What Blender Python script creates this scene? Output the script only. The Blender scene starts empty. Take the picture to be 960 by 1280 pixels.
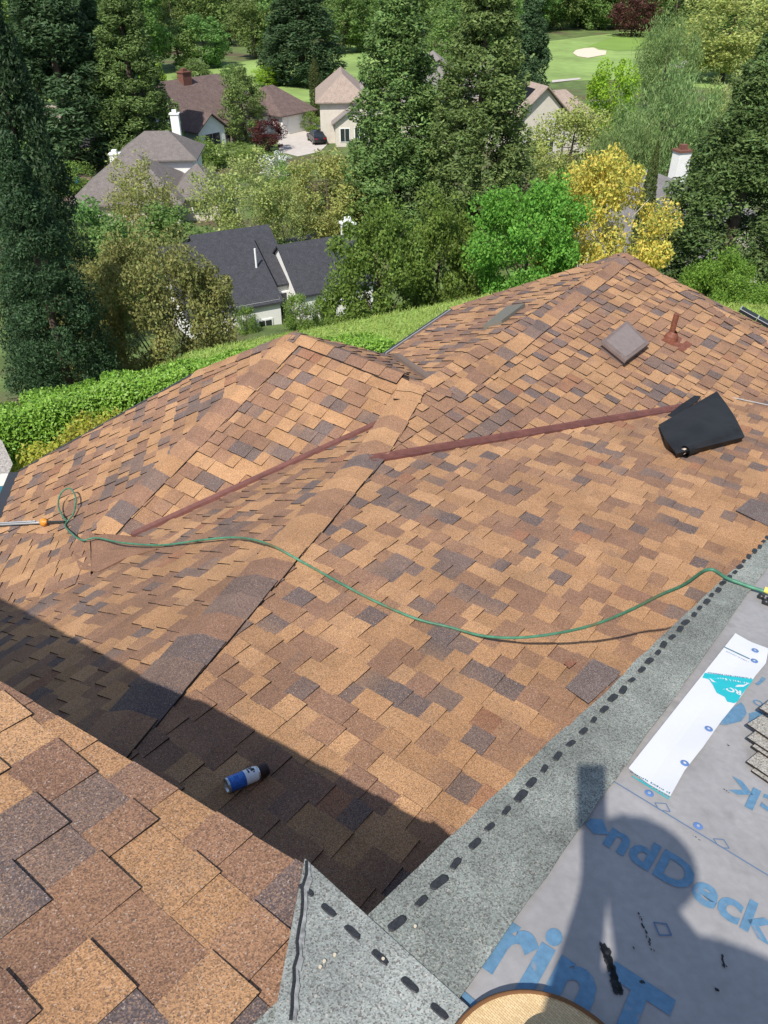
import bpy, bmesh, math, random
import numpy as np
from mathutils import Vector, Matrix

random.seed(7)
rng = np.random.default_rng(11)
scene = bpy.context.scene
COL = scene.collection

# ------------------------------------------------------------------ camera, sky, sun, exposure
FPX = 980.0
PITCH = math.radians(36.0)
CP, SP = math.cos(PITCH), math.sin(PITCH)
cam_data = bpy.data.cameras.new('camera')
cam = bpy.data.objects.new('camera', cam_data)
COL.objects.link(cam)
cam.rotation_euler = (math.radians(90) - PITCH, 0, 0)
cam_data.sensor_fit = 'VERTICAL'
cam_data.sensor_height = 36.0
cam_data.lens = 36.0 * FPX / 1280.0
cam_data.clip_start = 0.02
cam_data.clip_end = 4000
scene.camera = cam


def ray(x, y):
    r = (x - 480) / FPX
    u = (640 - y) / FPX
    return Vector((r, CP + u * SP, -SP + u * CP))


def proj(p):
    fw = p[1] * CP - p[2] * SP
    up = p[1] * SP + p[2] * CP
    fw = max(fw, 1e-3)
    return (480 + FPX * p[0] / fw, 640 - FPX * up / fw)


def atz(x, y, z):
    r = ray(x, y)
    return r * (z / r.z)


def azv(a, el=0.0):
    a = math.radians(a)
    e = math.radians(el)
    return Vector((math.sin(a) * math.cos(e), math.cos(a) * math.cos(e), math.sin(e)))


SUN_DIR = ray(737, 965).normalized()          # direction the light travels
elev = math.asin(-SUN_DIR.z)
sun_data = bpy.data.lights.new('sun', 'SUN')
sun_data.energy = 4.3
sun_data.angle = math.radians(0.53)
sun_data.color = (1.0, 0.955, 0.88)
sun = bpy.data.objects.new('sun', sun_data)
COL.objects.link(sun)
sun.rotation_euler = SUN_DIR.to_track_quat('-Z', 'Y').to_euler()
sun.location = (0, 0, 40)
world = bpy.data.worlds.new('World')
scene.world = world
world.use_nodes = True
wn = world.node_tree.nodes
bg = wn['Background']
skyn = wn.new('ShaderNodeTexSky')
skyn.sky_type = 'NISHITA'
skyn.sun_disc = False
skyn.sun_elevation = elev
skyn.sun_rotation = math.atan2(-SUN_DIR.x, -SUN_DIR.y)
world.node_tree.links.new(skyn.outputs[0], bg.inputs[0])
bg.inputs[1].default_value = 0.125
scene.view_settings.view_transform = 'Standard'
scene.view_settings.look = 'None'
scene.view_settings.gamma = 1.0
scene.view_settings.exposure = 0.45
scene.render.engine = 'CYCLES'


# ------------------------------------------------------------------ helpers
def tag(o, label=None, cat=None, group=None, kind=None):
    if label: o['label'] = label
    if cat: o['category'] = cat
    if group: o['group'] = group
    if kind: o['kind'] = kind
    return o


def empty(name, loc=(0, 0, 0), rz=0.0, label=None, cat=None, group=None):
    o = bpy.data.objects.new(name, None)
    COL.objects.link(o)
    o.location = loc
    o.rotation_euler = (0, 0, rz)
    o.empty_display_size = 0.2
    return tag(o, label, cat, group)


def child(o, parent):
    o.parent = parent
    o.matrix_parent_inverse = Matrix.Identity(4)
    return o


def lerp(a, b, t):
    return a + (b - a) * t


class MB:
    """collects polygons and builds ONE mesh object"""
    def __init__(s):
        s.v = []; s.f = []; s.m = []; s.c = []

    def poly(s, pts, mat=0, col=(1, 1, 1)):
        n = len(s.v)
        s.v += [tuple(p) for p in pts]
        s.f.append(tuple(range(n, n + len(pts))))
        s.m.append(mat); s.c.append(col)

    def prism(s, top, down, mat=0, wmat=None, col=(1, 1, 1), bottom=True):
        """top polygon (ccw from above) extruded along vector down"""
        down = Vector(down)
        top = [Vector(p) for p in top]
        bot = [p + down for p in top]
        s.poly(top, mat, col)
        if bottom: s.poly(bot[::-1], mat if wmat is None else wmat, col)
        n = len(top)
        for i in range(n):
            j = (i + 1) % n
            s.poly([top[i], bot[i], bot[j], top[j]], mat if wmat is None else wmat, col)

    def box(s, c, size, mat=0, rz=0.0, axes=None, col=(1, 1, 1)):
        c = Vector(c)
        if axes is None:
            ax = Vector((math.cos(rz), math.sin(rz), 0)); ay = Vector((-math.sin(rz), math.cos(rz), 0)); az = Vector((0, 0, 1))
        else:
            ax, ay, az = axes
        a, b, d = [k / 2 for k in size]
        P = lambda i, j, k: c + ax * (a * i) + ay * (b * j) + az * (d * k)
        for q in ([(-1, -1, 1), (1, -1, 1), (1, 1, 1), (-1, 1, 1)], [(-1, 1, -1), (1, 1, -1), (1, -1, -1), (-1, -1, -1)],
                  [(-1, -1, -1), (1, -1, -1), (1, -1, 1), (-1, -1, 1)], [(1, 1, -1), (-1, 1, -1), (-1, 1, 1), (1, 1, 1)],
                  [(1, -1, -1), (1, 1, -1), (1, 1, 1), (1, -1, 1)], [(-1, 1, -1), (-1, -1, -1), (-1, -1, 1), (-1, 1, 1)]):
            s.poly([P(*k) for k in q], mat, col)

    def tube(s, pts, rad, n=8, mat=0, cap=True, col=(1, 1, 1)):
        pts = [Vector(p) for p in pts]
        if not isinstance(rad, (list, tuple)): rad = [rad] * len(pts)
        rings = []
        t0 = (pts[1] - pts[0]).normalized()
        ref = Vector((0, 0, 1)) if abs(t0.z) < .9 else Vector((1, 0, 0))
        nrm = t0.cross(ref).normalized()
        for i, p in enumerate(pts):
            a = pts[max(i - 1, 0)]; b = pts[min(i + 1, len(pts) - 1)]
            t = (b - a).normalized()
            nrm = (nrm - t * nrm.dot(t)).normalized()
            bn = t.cross(nrm)
            rings.append([p + (nrm * math.cos(2 * math.pi * k / n) + bn * math.sin(2 * math.pi * k / n)) * rad[i] for k in range(n)])
        base = len(s.v)
        for r in rings: s.v += [tuple(p) for p in r]
        for i in range(len(rings) - 1):
            for k in range(n):
                k2 = (k + 1) % n
                s.f.append((base + i * n + k, base + i * n + k2, base + (i + 1) * n + k2, base + (i + 1) * n + k)); s.m.append(mat); s.c.append(col)
        if cap:
            s.f.append(tuple(base + k for k in range(n))[::-1]); s.m.append(mat); s.c.append(col)
            e = base + (len(rings) - 1) * n
            s.f.append(tuple(e + k for k in range(n))); s.m.append(mat); s.c.append(col)

    def lathe(s, prof, origin, axis, n=24, mat=0, mats=None, col=(1, 1, 1)):
        """prof = [(radius, height)...] turned about axis"""
        origin = Vector(origin); axis = Vector(axis).normalized()
        ref = Vector((0, 0, 1)) if abs(axis.z) < .9 else Vector((1, 0, 0))
        a = axis.cross(ref).normalized(); b = axis.cross(a)
        base = len(s.v)
        for r, h in prof:
            for k in range(n):
                t = 2 * math.pi * k / n
                s.v.append(tuple(origin + axis * h + (a * math.cos(t) + b * math.sin(t)) * r))
        for i in range(len(prof) - 1):
            for k in range(n):
                k2 = (k + 1) % n
                s.f.append((base + i * n + k, base + (i + 1) * n + k, base + (i + 1) * n + k2, base + i * n + k2))
                s.m.append(mats[i] if mats else mat); s.c.append(col)

    def build(s, name, mats, parent=None, smooth=False, colour=False, origin=None):
        me = bpy.data.meshes.new(name)
        v = s.v
        if origin is not None:
            o = Vector(origin); v = [(p[0] - o.x, p[1] - o.y, p[2] - o.z) for p in v]
        me.from_pydata(v, [], s.f)
        for m in (mats if isinstance(mats, (list, tuple)) else [mats]): me.materials.append(m)
        me.polygons.foreach_set('material_index', s.m)
        if smooth: me.polygons.foreach_set('use_smooth', [True] * len(s.f))
        if colour:
            at = me.color_attributes.new('Col', 'FLOAT_COLOR', 'CORNER')
            arr = np.concatenate([np.concatenate([[*k, 1.0] for k in c]) if isinstance(c, list) else np.tile(np.array([c[0], c[1], c[2], 1.0]), len(f)) for c, f in zip(s.c, s.f)])
            at.data.foreach_set('color', arr.astype(np.float32))
        me.update()
        ob = bpy.data.objects.new(name, me)
        COL.objects.link(ob)
        if origin is not None: ob.location = origin
        if parent is not None: child(ob, parent)
        return ob


def copy_tree(o, parent=None):
    c = o.copy()
    COL.objects.link(c)
    if parent is not None:
        c.parent = parent
        c.matrix_parent_inverse = o.matrix_parent_inverse.copy()
    for ch in list(o.children):
        copy_tree(ch, c)
    return c


# ------------------------------------------------------------------ materials
def mat(name, col, rough=.8, noise=None, bump=None, metal=0.0, spec=.3, col2=None, attr=False, coords='Object', trans=None):
    """noise=(scale, amount[, detail]) varies the colour; bump=(scale, strength, distance)"""
    m = bpy.data.materials.new(name)
    m.use_nodes = True
    nt = m.node_tree; N = nt.nodes; Lk = nt.links
    b = N['Principled BSDF']
    b.inputs['Roughness'].default_value = rough
    b.inputs['Metallic'].default_value = metal
    b.inputs['Specular IOR Level'].default_value = spec
    tc = N.new('ShaderNodeTexCoord')
    src = None
    if attr:
        a = N.new('ShaderNodeAttribute'); a.attribute_name = 'Col'; src = a.outputs['Color']
    else:
        rgb = N.new('ShaderNodeRGB'); rgb.outputs[0].default_value = (*col, 1); src = rgb.outputs[0]
    if noise:
        ns = noise if isinstance(noise, list) else [noise]
        for q in ns:
            t = N.new('ShaderNodeTexNoise'); t.inputs['Scale'].default_value = q[0]; t.inputs['Detail'].default_value = q[2] if len(q) > 2 else 3
            Lk.new(tc.outputs[coords], t.inputs['Vector'])
            mr = N.new('ShaderNodeMapRange'); mr.inputs[1].default_value = .28; mr.inputs[2].default_value = .72
            mr.inputs[3].default_value = 1 - q[1]; mr.inputs[4].default_value = 1 + q[1]
            Lk.new(t.outputs['Fac'], mr.inputs[0])
            mx = N.new('ShaderNodeVectorMath'); mx.operation = 'MULTIPLY'
            Lk.new(src, mx.inputs[0]); Lk.new(mr.outputs[0], mx.inputs[1]); src = mx.outputs[0]
    if col2:
        c2, sc, lo, hi = col2
        t = N.new('ShaderNodeTexNoise'); t.inputs['Scale'].default_value = sc; t.inputs['Detail'].default_value = 5
        Lk.new(tc.outputs[coords], t.inputs['Vector'])
        mr = N.new('ShaderNodeMapRange'); mr.inputs[1].default_value = lo; mr.inputs[2].default_value = hi
        Lk.new(t.outputs['Fac'], mr.inputs[0])
        mx = N.new('ShaderNodeMix'); mx.data_type = 'RGBA'
        Lk.new(mr.outputs[0], mx.inputs[0]); Lk.new(src, mx.inputs[6]); mx.inputs[7].default_value = (*c2, 1)
        src = mx.outputs[2]
    Lk.new(src, b.inputs['Base Color'])
    if bump:
        t = N.new('ShaderNodeTexNoise'); t.inputs['Scale'].default_value = bump[0]; t.inputs['Detail'].default_value = 3
        Lk.new(tc.outputs[coords], t.inputs['Vector'])
        bp = N.new('ShaderNodeBump'); bp.inputs['Strength'].default_value = bump[1]; bp.inputs['Distance'].default_value = bump[2]
        Lk.new(t.outputs['Fac'], bp.inputs['Height']); Lk.new(bp.outputs[0], b.inputs['Normal'])
    return m


def granule_mat(name, attr=True, col=(.2, .2, .2), amt=.5, scale=320.0, rough=.92, stain=.16, sscale=2.3):
    """mineral granules: fine cells of mixed value over the shingle's own colour"""
    m = bpy.data.materials.new(name); m.use_nodes = True
    nt = m.node_tree; N = nt.nodes; Lk = nt.links
    b = N['Principled BSDF']; b.inputs['Roughness'].default_value = rough; b.inputs['Specular IOR Level'].default_value = .25
    tc = N.new('ShaderNodeTexCoord')
    if attr:
        a = N.new('ShaderNodeAttribute'); a.attribute_name = 'Col'; src = a.outputs['Color']
    else:
        a = N.new('ShaderNodeRGB'); a.outputs[0].default_value = (*col, 1); src = a.outputs[0]
    v = N.new('ShaderNodeTexVoronoi'); v.inputs['Scale'].default_value = scale
    Lk.new(tc.outputs['Object'], v.inputs['Vector'])
    sep = N.new('ShaderNodeSeparateColor'); Lk.new(v.outputs['Color'], sep.inputs[0])
    mr = N.new('ShaderNodeMapRange'); mr.inputs[3].default_value = 1 - amt; mr.inputs[4].default_value = 1 + amt
    Lk.new(sep.outputs[0], mr.inputs[0])
    mx = N.new('ShaderNodeVectorMath'); mx.operation = 'MULTIPLY'
    Lk.new(src, mx.inputs[0]); Lk.new(mr.outputs[0], mx.inputs[1]); src = mx.outputs[0]
    # granules of other colours mixed in
    dk = N.new('ShaderNodeMapRange'); dk.inputs[1].default_value = .80; dk.inputs[2].default_value = .86; dk.inputs[4].default_value = .62; Lk.new(sep.outputs[2], dk.inputs[0])
    md = N.new('ShaderNodeMix'); md.data_type = 'RGBA'; md.inputs[7].default_value = (.07, .05, .045, 1); Lk.new(dk.outputs[0], md.inputs[0]); Lk.new(src, md.inputs[6]); src = md.outputs[2]
    lt = N.new('ShaderNodeMapRange'); lt.inputs[1].default_value = .24; lt.inputs[2].default_value = .18; lt.inputs[4].default_value = .40; Lk.new(sep.outputs[2], lt.inputs[0])
    ml = N.new('ShaderNodeMix'); ml.data_type = 'RGBA'; ml.inputs[7].default_value = (.40, .235, .13, 1) if attr or col[0] > col[2] * 1.6 else (.36, .37, .34, 1); Lk.new(lt.outputs[0], ml.inputs[0]); Lk.new(src, ml.inputs[6]); src = ml.outputs[2]
    # a few pale granules
    gt = N.new('ShaderNodeMath'); gt.operation = 'GREATER_THAN'; gt.inputs[1].default_value = .972
    Lk.new(sep.outputs[1], gt.inputs[0])
    m2 = N.new('ShaderNodeMix'); m2.data_type = 'RGBA'; m2.inputs[7].default_value = (.55, .47, .40, 1)
    sc = N.new('ShaderNodeMath'); sc.operation = 'MULTIPLY'; sc.inputs[1].default_value = .4; Lk.new(gt.outputs[0], sc.inputs[0])
    Lk.new(sc.outputs[0], m2.inputs[0]); Lk.new(src, m2.inputs[6]); src = m2.outputs[2]
    t = N.new('ShaderNodeTexNoise'); t.inputs['Scale'].default_value = sscale; t.inputs['Detail'].default_value = 6; t.inputs['Roughness'].default_value = .65
    Lk.new(tc.outputs['Object'], t.inputs['Vector'])
    mr2 = N.new('ShaderNodeMapRange'); mr2.inputs[1].default_value = .3; mr2.inputs[2].default_value = .7
    mr2.inputs[3].default_value = 1 - stain; mr2.inputs[4].default_value = 1 + stain
    Lk.new(t.outputs['Fac'], mr2.inputs[0])
    mx2 = N.new('ShaderNodeVectorMath'); mx2.operation = 'MULTIPLY'
    Lk.new(src, mx2.inputs[0]); Lk.new(mr2.outputs[0], mx2.inputs[1]); src = mx2.outputs[0]
    Lk.new(src, b.inputs['Base Color'])
    bp = N.new('ShaderNodeBump'); bp.inputs['Strength'].default_value = .55; bp.inputs['Distance'].default_value = .001
    Lk.new(v.outputs['Distance'], bp.inputs['Height']); Lk.new(bp.outputs[0], b.inputs['Normal'])
    return m


def leaf_mat(name, trans=.42, spec=.25):
    m = bpy.data.materials.new(name); m.use_nodes = True
    nt = m.node_tree; N = nt.nodes; Lk = nt.links
    b = N['Principled BSDF']; b.inputs['Roughness'].default_value = .55; b.inputs['Specular IOR Level'].default_value = spec
    a = N.new('ShaderNodeAttribute'); a.attribute_name = 'Col'
    oi = N.new('ShaderNodeObjectInfo')
    hs = N.new('ShaderNodeHueSaturation')
    mr = N.new('ShaderNodeMapRange'); mr.inputs[3].default_value = .485; mr.inputs[4].default_value = .515
    Lk.new(oi.outputs['Random'], mr.inputs[0]); Lk.new(mr.outputs[0], hs.inputs['Hue'])
    mr2 = N.new('ShaderNodeMapRange'); mr2.inputs[3].default_value = 1.3; mr2.inputs[4].default_value = 1.65
    Lk.new(oi.outputs['Random'], mr2.inputs[0]); Lk.new(mr2.outputs[0], hs.inputs['Value'])
    Lk.new(a.outputs['Color'], hs.inputs['Color'])
    Lk.new(hs.outputs[0], b.inputs['Base Color'])
    tr = N.new('ShaderNodeBsdfTranslucent'); Lk.new(hs.outputs[0], tr.inputs['Color'])
    mix = N.new('ShaderNodeMixShader'); mix.inputs[0].default_value = trans
    Lk.new(b.outputs[0], mix.inputs[1]); Lk.new(tr.outputs[0], mix.inputs[2])
    Lk.new(mix.outputs[0], N['Material Output'].inputs[0])
    return m


M_SH = granule_mat('shingle_granules', amt=.38)
M_EDGE = mat('asphalt_cut_edge', (.022, .017, .015), .95, noise=(300, .3))
M_DECK = mat('felt_under_shingles', (.045, .032, .028), .95)
M_GREY = granule_mat('grey_granule_sheet', attr=False, col=(.195, .212, .188), amt=.3, scale=300, stain=.42, sscale=3.0)
M_GREY2 = granule_mat('grey_granule_sheet_lighter', attr=False, col=(.225, .24, .22), amt=.28, scale=300, stain=.36, sscale=3.4)
M_UNDER = mat('grey_underlayment', (.30, .287, .282), .6, noise=[(3.2, .16, 7), (45, .08, 4)], bump=(9, .5, .006), spec=.35, col2=((.20, .19, .185), 7, .62, .80))
M_INK = mat('blue_print', (.105, .21, .315), .6, noise=(60, .15), col2=((.24, .245, .26), 22, .60, .72))
M_INKD = mat('thin_blue_line', (.10, .16, .26), .6)
M_TAR = mat('black_sealant', (.028, .029, .032), .55, noise=(200, .4))
M_WHITE_FILM = mat('white_film', (.60, .60, .62), .45, bump=(9, .2, .004))
M_TEAL = mat('teal_print', (.02, .38, .42), .5)
M_METAL = mat('red_brown_metal', (.135, .055, .045), .6, noise=[(18, .18), (4, .15)], spec=.3)
M_VENT = mat('grey_brown_vent', (.16, .12, .105), .55, noise=(12, .15))
M_RUST = mat('rust_brown_pipe', (.17, .06, .035), .6, noise=(40, .3))
M_FASCIA = mat('fascia_paint', (.30, .22, .17), .7)
M_WALL = mat('cream_stucco', (.55, .50, .43), .85, noise=(8, .06))
M_GUTTER = mat('dark_gutter', (.035, .035, .038), .5, spec=.5)
M_TRIM = mat('grey_drip_edge', (.30, .30, .30), .5)
M_BLACK = mat('black_roofing_membrane', (.014, .014, .015), .62, noise=(6, .25), bump=(7, .3, .012), spec=.3)
M_CORE = mat('cardboard_core', (.60, .50, .38), .9)
M_HOSE = mat('green_hose', (.055, .17, .105), .5, noise=[(3, .3), (30, .25)], spec=.35, col2=((.11, .10, .05), 5, .56, .70))
M_YEL = mat('yellow_plastic', (.62, .52, .12), .45)
M_BLKP = mat('black_plastic', (.02, .02, .022), .4, spec=.5)
M_STEEL = mat('steel', (.55, .56, .58), .3, metal=.9)
M_BRASS = mat('orange_fitting', (.55, .22, .03), .4, noise=(50, .3))
M_STRAW = mat('straw', (.62, .45, .24), .8)
M_BROWN = mat('brown_binding', (.16, .075, .03), .8)


def weave(m):
    nt = m.node_tree; N = nt.nodes; Lk = nt.links; b = N['Principled BSDF']
    tc = N.new('ShaderNodeTexCoord')
    br = N.new('ShaderNodeTexBrick'); br.inputs['Scale'].default_value = 95
    br.inputs['Color1'].default_value = (.66, .49, .27, 1); br.inputs['Color2'].default_value = (.55, .39, .20, 1); br.inputs['Mortar'].default_value = (.30, .19, .09, 1)
    br.inputs['Mortar Size'].default_value = .03; br.inputs['Brick Width'].default_value = 1.3; br.inputs['Row Height'].default_value = .42
    mp = N.new('ShaderNodeMapping'); mp.inputs['Rotation'].default_value = (0, 0, .7)
    Lk.new(tc.outputs['Object'], mp.inputs[0]); Lk.new(mp.outputs[0], br.inputs['Vector'])
    Lk.new(br.outputs['Color'], b.inputs['Base Color'])
    bp = N.new('ShaderNodeBump'); bp.inputs['Strength'].default_value = .6; bp.inputs['Distance'].default_value = .002
    Lk.new(br.outputs['Fac'], bp.inputs['Height']); bp.invert = True
    Lk.new(bp.outputs[0], b.inputs['Normal'])


weave(M_STRAW)

# shingle granule blends (linear albedo)
TAN = [(.372, .205, .100), (.345, .188, .092), (.40, .225, .112)]
BRN = [(.236, .128, .077), (.262, .143, .083), (.208, .114, .075)]
MAU = [(.128, .092, .083), (.150, .104, .088), (.108, .084, .082)]
RED = [(.25, .115, .065), (.28, .13, .07)]


def pick_col():
    t = random.random()
    c = random.choice(TAN if t < .45 else BRN if t < .83 else MAU if t < .985 else RED)
    k = random.uniform(.92, 1.08)
    return tuple(x * k for x in c)


# ------------------------------------------------------------------ roof planes (camera at the origin)
class Plane:
    def __init__(s, az, tilt, d):
        s.az = az; s.tilt = tilt
        s.n = azv(az, 90 - tilt); s.d = d
        s.dn = azv(az, -tilt)                      # down the slope
        s.w = azv(az - 90)                         # along the courses
        s.o = s.n * d

    def courses(s, az):
        h = azv(az); s.w = (h - s.n * h.dot(s.n)).normalized(); s.dn = s.n.cross(s.w)
        if s.dn.z > 0: s.dn = -s.dn; s.w = -s.w

    def hit(s, x, y, lift=0.0):
        r = ray(x, y)
        return r * (s.d / s.n.dot(r)) + s.n * lift

    def uv(s, p):
        q = Vector(p) - s.o
        return (q.dot(s.w), -q.dot(s.dn))

    def pt(s, u, v, h=0.0):
        return s.o + s.w * u - s.dn * v + s.n * h

    def z(s, x, y):
        return (s.d - s.n.x * x - s.n.y * y) / s.n.z


def plane_from(p, q, r):
    p, q, r = Vector(p), Vector(q), Vector(r)
    n = (q - p).cross(r - p).normalized()
    if n.z < 0: n = -n
    az = math.degrees(math.atan2(n.x, n.y)); tilt = math.degrees(math.acos(n.z))
    return Plane(az, tilt, n.dot(p))


PM = Plane(36.47, 8.261, -2.718)
PL_ = Plane(-56.154, 26.222, -1.603)
PN1 = Plane(-147.738, 19.566, -5.003)
PN2 = Plane(124.614, 15.501, -4.099)
PN3 = Plane(-56.949, 19.286, -2.157)
PN0 = Plane(-98.866, 26.339, -3.01)
PN1b = Plane(43.467, 26.056, -0.77)
PU = Plane(37.0, 12.0, 0.0); PU.d = PU.n.dot(Vector((0, 0, -1.6))); PU.o = PU.n * PU.d
# make neighbouring planes meet exactly along hips and valleys
_b1 = PL_.hit(165, 672); _p1 = PN1.hit(370, 418); _p2 = PN2.hit(780, 318); _e0 = PN0.hit(24, 590); _n3 = PN3.hit(482, 443); _nb = PN1b.hit(486, 446)
PL_ = plane_from(PM.hit(132, 925), PM.hit(446, 586), _b1)
PN1 = plane_from(PL_.hit(165, 672), PL_.hit(478, 529), _p1)
PN2 = plane_from(PM.hit(462, 576), PM.hit(850, 512), _p2)
PN1.courses(-57); PN2.courses(37)
PN0 = plane_from(PN1.hit(370, 418), PN1.hit(125, 664), _e0)
PN3 = plane_from(PN2.hit(780, 318), PN2.hit(562, 489), _n3)
PN1b = plane_from(PN1.hit(370, 418), PN1.hit(500, 468), _nb)
P2 = PN2.hit(780, 318); R2 = PN2.hit(1010, 462)
_k = ray(960, 410); _R = PN2.hit(960, 430)
PN4 = plane_from(P2, PN2.hit(960, 430), _k * (_R.length / ray(960, 430).length * 1.085))
q1, q2 = PL_.hit(105, 684), PL_.hit(0, 806)
PL1 = plane_from(PN0.hit(112, 667), PL_.hit(0, 762), PN0.hit(-4, 666))
PL1.courses(85)


def clip_convex(poly, hp):
    """clip 2D polygon by convex polygon hp (ccw)"""
    out = poly
    n = len(hp)
    for i in range(n):
        ax, ay = hp[i]; bx, by = hp[(i + 1) % n]
        inp = out; out = []
        if not inp: return []
        def side(p): return (bx - ax) * (p[1] - ay) - (by - ay) * (p[0] - ax)
        for k in range(len(inp)):
            p = inp[k]; q = inp[(k + 1) % len(inp)]
            sp, sq = side(p), side(q)
            if sp >= 0: out.append(p)
            if (sp >= 0) != (sq >= 0):
                t = sp / (sp - sq)
                out.append((p[0] + (q[0] - p[0]) * t, p[1] + (q[1] - p[1]) * t))
    return out


def area2(poly):
    return .5 * sum(poly[i][0] * poly[(i + 1) % len(poly)][1] - poly[(i + 1) % len(poly)][0] * poly[i][1] for i in range(len(poly)))


def ccw(poly):
    return poly if area2(poly) > 0 else poly[::-1]


PIECES = []   # (pixel area, slope index, polygon top, plane, colour)


def lay_shingles(plane, poly3, idx, expo=.143, v_ref=None, wmin=.065, wmax=.23, thick=1.0, dmin=0.0):
    """courses of laminated shingles over a convex polygon"""
    hp = ccw([plane.uv(p) for p in poly3])
    us = [p[0] for p in hp]; vs = [p[1] for p in hp]
    v0 = min(vs) if v_ref is None else v_ref
    k0 = int(math.floor((min(vs) - v0) / expo)); k1 = int(math.ceil((max(vs) - v0) / expo))
    seq = [random.uniform(wmin, wmax) for _ in range(60)]
    wmean = sum(seq) / len(seq)
    for k in range(k0, k1):
        v = v0 + k * expo
        # each course repeats the cut pattern shifted by about one tab, so the teeth step like stairs
        u = min(us) - .4 - (k * wmean * 1.06) % (wmean * 2) + random.uniform(-.02, .02)
        n_ = (k * 7) % 4 * 2
        col = pick_col()
        while u < max(us):
            tooth = n_ % 2 == 0
            w = seq[n_ % 60] * random.uniform(.8, 1.2); n_ += 1
            if random.random() < .12: w *= 1.6
            if random.random() < .8: col = pick_col()
            tilt = random.uniform(-.0012, .0012)
            ha, hb = ((.0105, .0026) if tooth else (.0030, .0))
            ha *= thick; hb *= thick
            vt = v + expo * 1.06
            vb = v + (random.uniform(-.004, .003) if tooth else .002)
            cell = [(u, vb), (u + w, vb), (u + w, vt), (u, vt)]
            c = clip_convex(cell, hp)
            if len(c) >= 3 and abs(area2(c)) > 2e-4:
                top = [plane.pt(a, b, lerp(ha, hb, (b - v) / expo) + tilt * (1 if a > u + w / 2 else -1)) for a, b in ccw(c)]
                cen = sum(top, Vector()) / len(top)
                pp = [proj(t) for t in top]
                fw = cen.y * CP - cen.z * SP
                inside = fw > .05 and -5 < proj(cen)[0] < 965 and -5 < proj(cen)[1] < 1285
                PIECES.append([abs(area2(pp)) if inside else 0.0, idx, top, plane, col])
            u += w


# ------------------------------------------------------------------ the house we stand on
house = empty('house', (0, 0, -7.8), 0, 'brown shingled house with hip roofs under the camera, upper roof partly stripped for re-roofing', 'house')
hz = Vector((0, 0, -7.8))


def hpart(mb, name, mats, parent=None, **kw):
    """build in world coordinates as a child (or grandchild) of the house"""
    o = mb.build(name, mats, None, **kw)
    par = parent or house
    o.parent = par
    base = hz if par is house else hz + Vector(par.location)
    o.location = Vector(o.location) - base
    return o


def slab(plane, poly3, name, t=.05, label=None):
    mb = MB()
    pts = [Vector(p) - plane.n * .006 for p in poly3]
    a = ccw([plane.uv(p) for p in pts])
    pts = [plane.pt(u, v, -.006) for u, v in a]
    mb.prism(pts, plane.n * -t)
    o = hpart(mb, name, [M_DECK])
    o['label'] = label
    return o


def px(plane, pts):
    return [plane.hit(*p) for p in pts]


def offset_line(p, q, inward, d):
    return p + inward * d, q + inward * d


# polygons of every slope, outlines where the planes meet
A0 = PM.hit(20, 1050); A1 = PM.hit(132, 925); A2 = PM.hit(452, 577)
K = PN2.hit(506, 497)
J = PN2.hit(552, 490)
P1 = PN1.hit(370, 418)
H1b = PN1.hit(118, 668)
B1a = PN1.hit(163, 673); B1b = PN1.hit(484, 526)
B2a = PM.hit(458, 577); B2b = PM.hit(1060, 477)
SLOPES = {}
Aext = A1 - (A2 - A1).normalized() * 1.7
polyM = [Aext, A1, A2, B2a, B2b, PM.pt(*PM.uv(Vector((6.5, 3.0, 0)))), PM.pt(*PM.uv(Vector((2.0, -.6, 0))))]
polyM = [PM.pt(*PM.uv(p)) for p in polyM]
polyL = [Aext, A1, PL_.hit(446, 586), PL_.hit(484, 526), PL_.hit(163, 673), PL_.hit(112, 696), PL_.hit(-40, 742), PL_.hit(-60, 1000)]
polyL = [PL_.pt(*PL_.uv(p)) for p in polyL]
polyL1 = [PL1.hit(113, 667), PL1.hit(114, 722), PL1.hit(0, 776), PL1.hit(-160, 850), PL1.hit(-160, 668)]
polyN1 = [P1, H1b, B1a, B1b, PN1.hit(510, 505), PN1.hit(514, 478), PN1.hit(470, 456)]
polyN2 = [P2, PN2.hit(1010, 462), PN2.hit(1060, 479), PN2.hit(458, 578), PN2.hit(502, 512), PN2.hit(514, 485), PN2.hit(560, 492)]
E0 = PN0.hit(24, 590); E1 = PN0.hit(241, 469); E2 = PN0.hit(-22, 706)
polyN0 = [PN0.hit(370, 418), E1, E0, PN0.hit(-6, 667.5), PN0.hit(116, 669)]
polyN3 = [PN3.hit(780, 318), PN3.hit(563, 388), PN3.hit(482, 443), PN3.hit(556, 490)]
polyN1b = [PN1b.hit(370, 418), PN1b.hit(420, 428), PN1b.hit(488, 445), PN1b.hit(552, 488), PN1b.hit(470, 455)]
polyN4 = [PN4.hit(780, 318), PN4.hit(960, 430), PN4.hit(1010, 461), PN4.hit(1010, 440), PN4.hit(960, 411)]


def hull(plane, pts):
    p = sorted(set((round(a, 5), round(b, 5)) for a, b in [plane.uv(q) for q in pts]))
    def cr(o, a, b): return (a[0] - o[0]) * (b[1] - o[1]) - (a[1] - o[1]) * (b[0] - o[0])
    lo = []
    for q in p:
        while len(lo) > 1 and cr(lo[-2], lo[-1], q) <= 0: lo.pop()
        lo.append(q)
    up = []
    for q in reversed(p):
        while len(up) > 1 and cr(up[-2], up[-1], q) <= 0: up.pop()
        up.append(q)
    return [plane.pt(*q) for q in lo[:-1] + up[:-1]]


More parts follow.
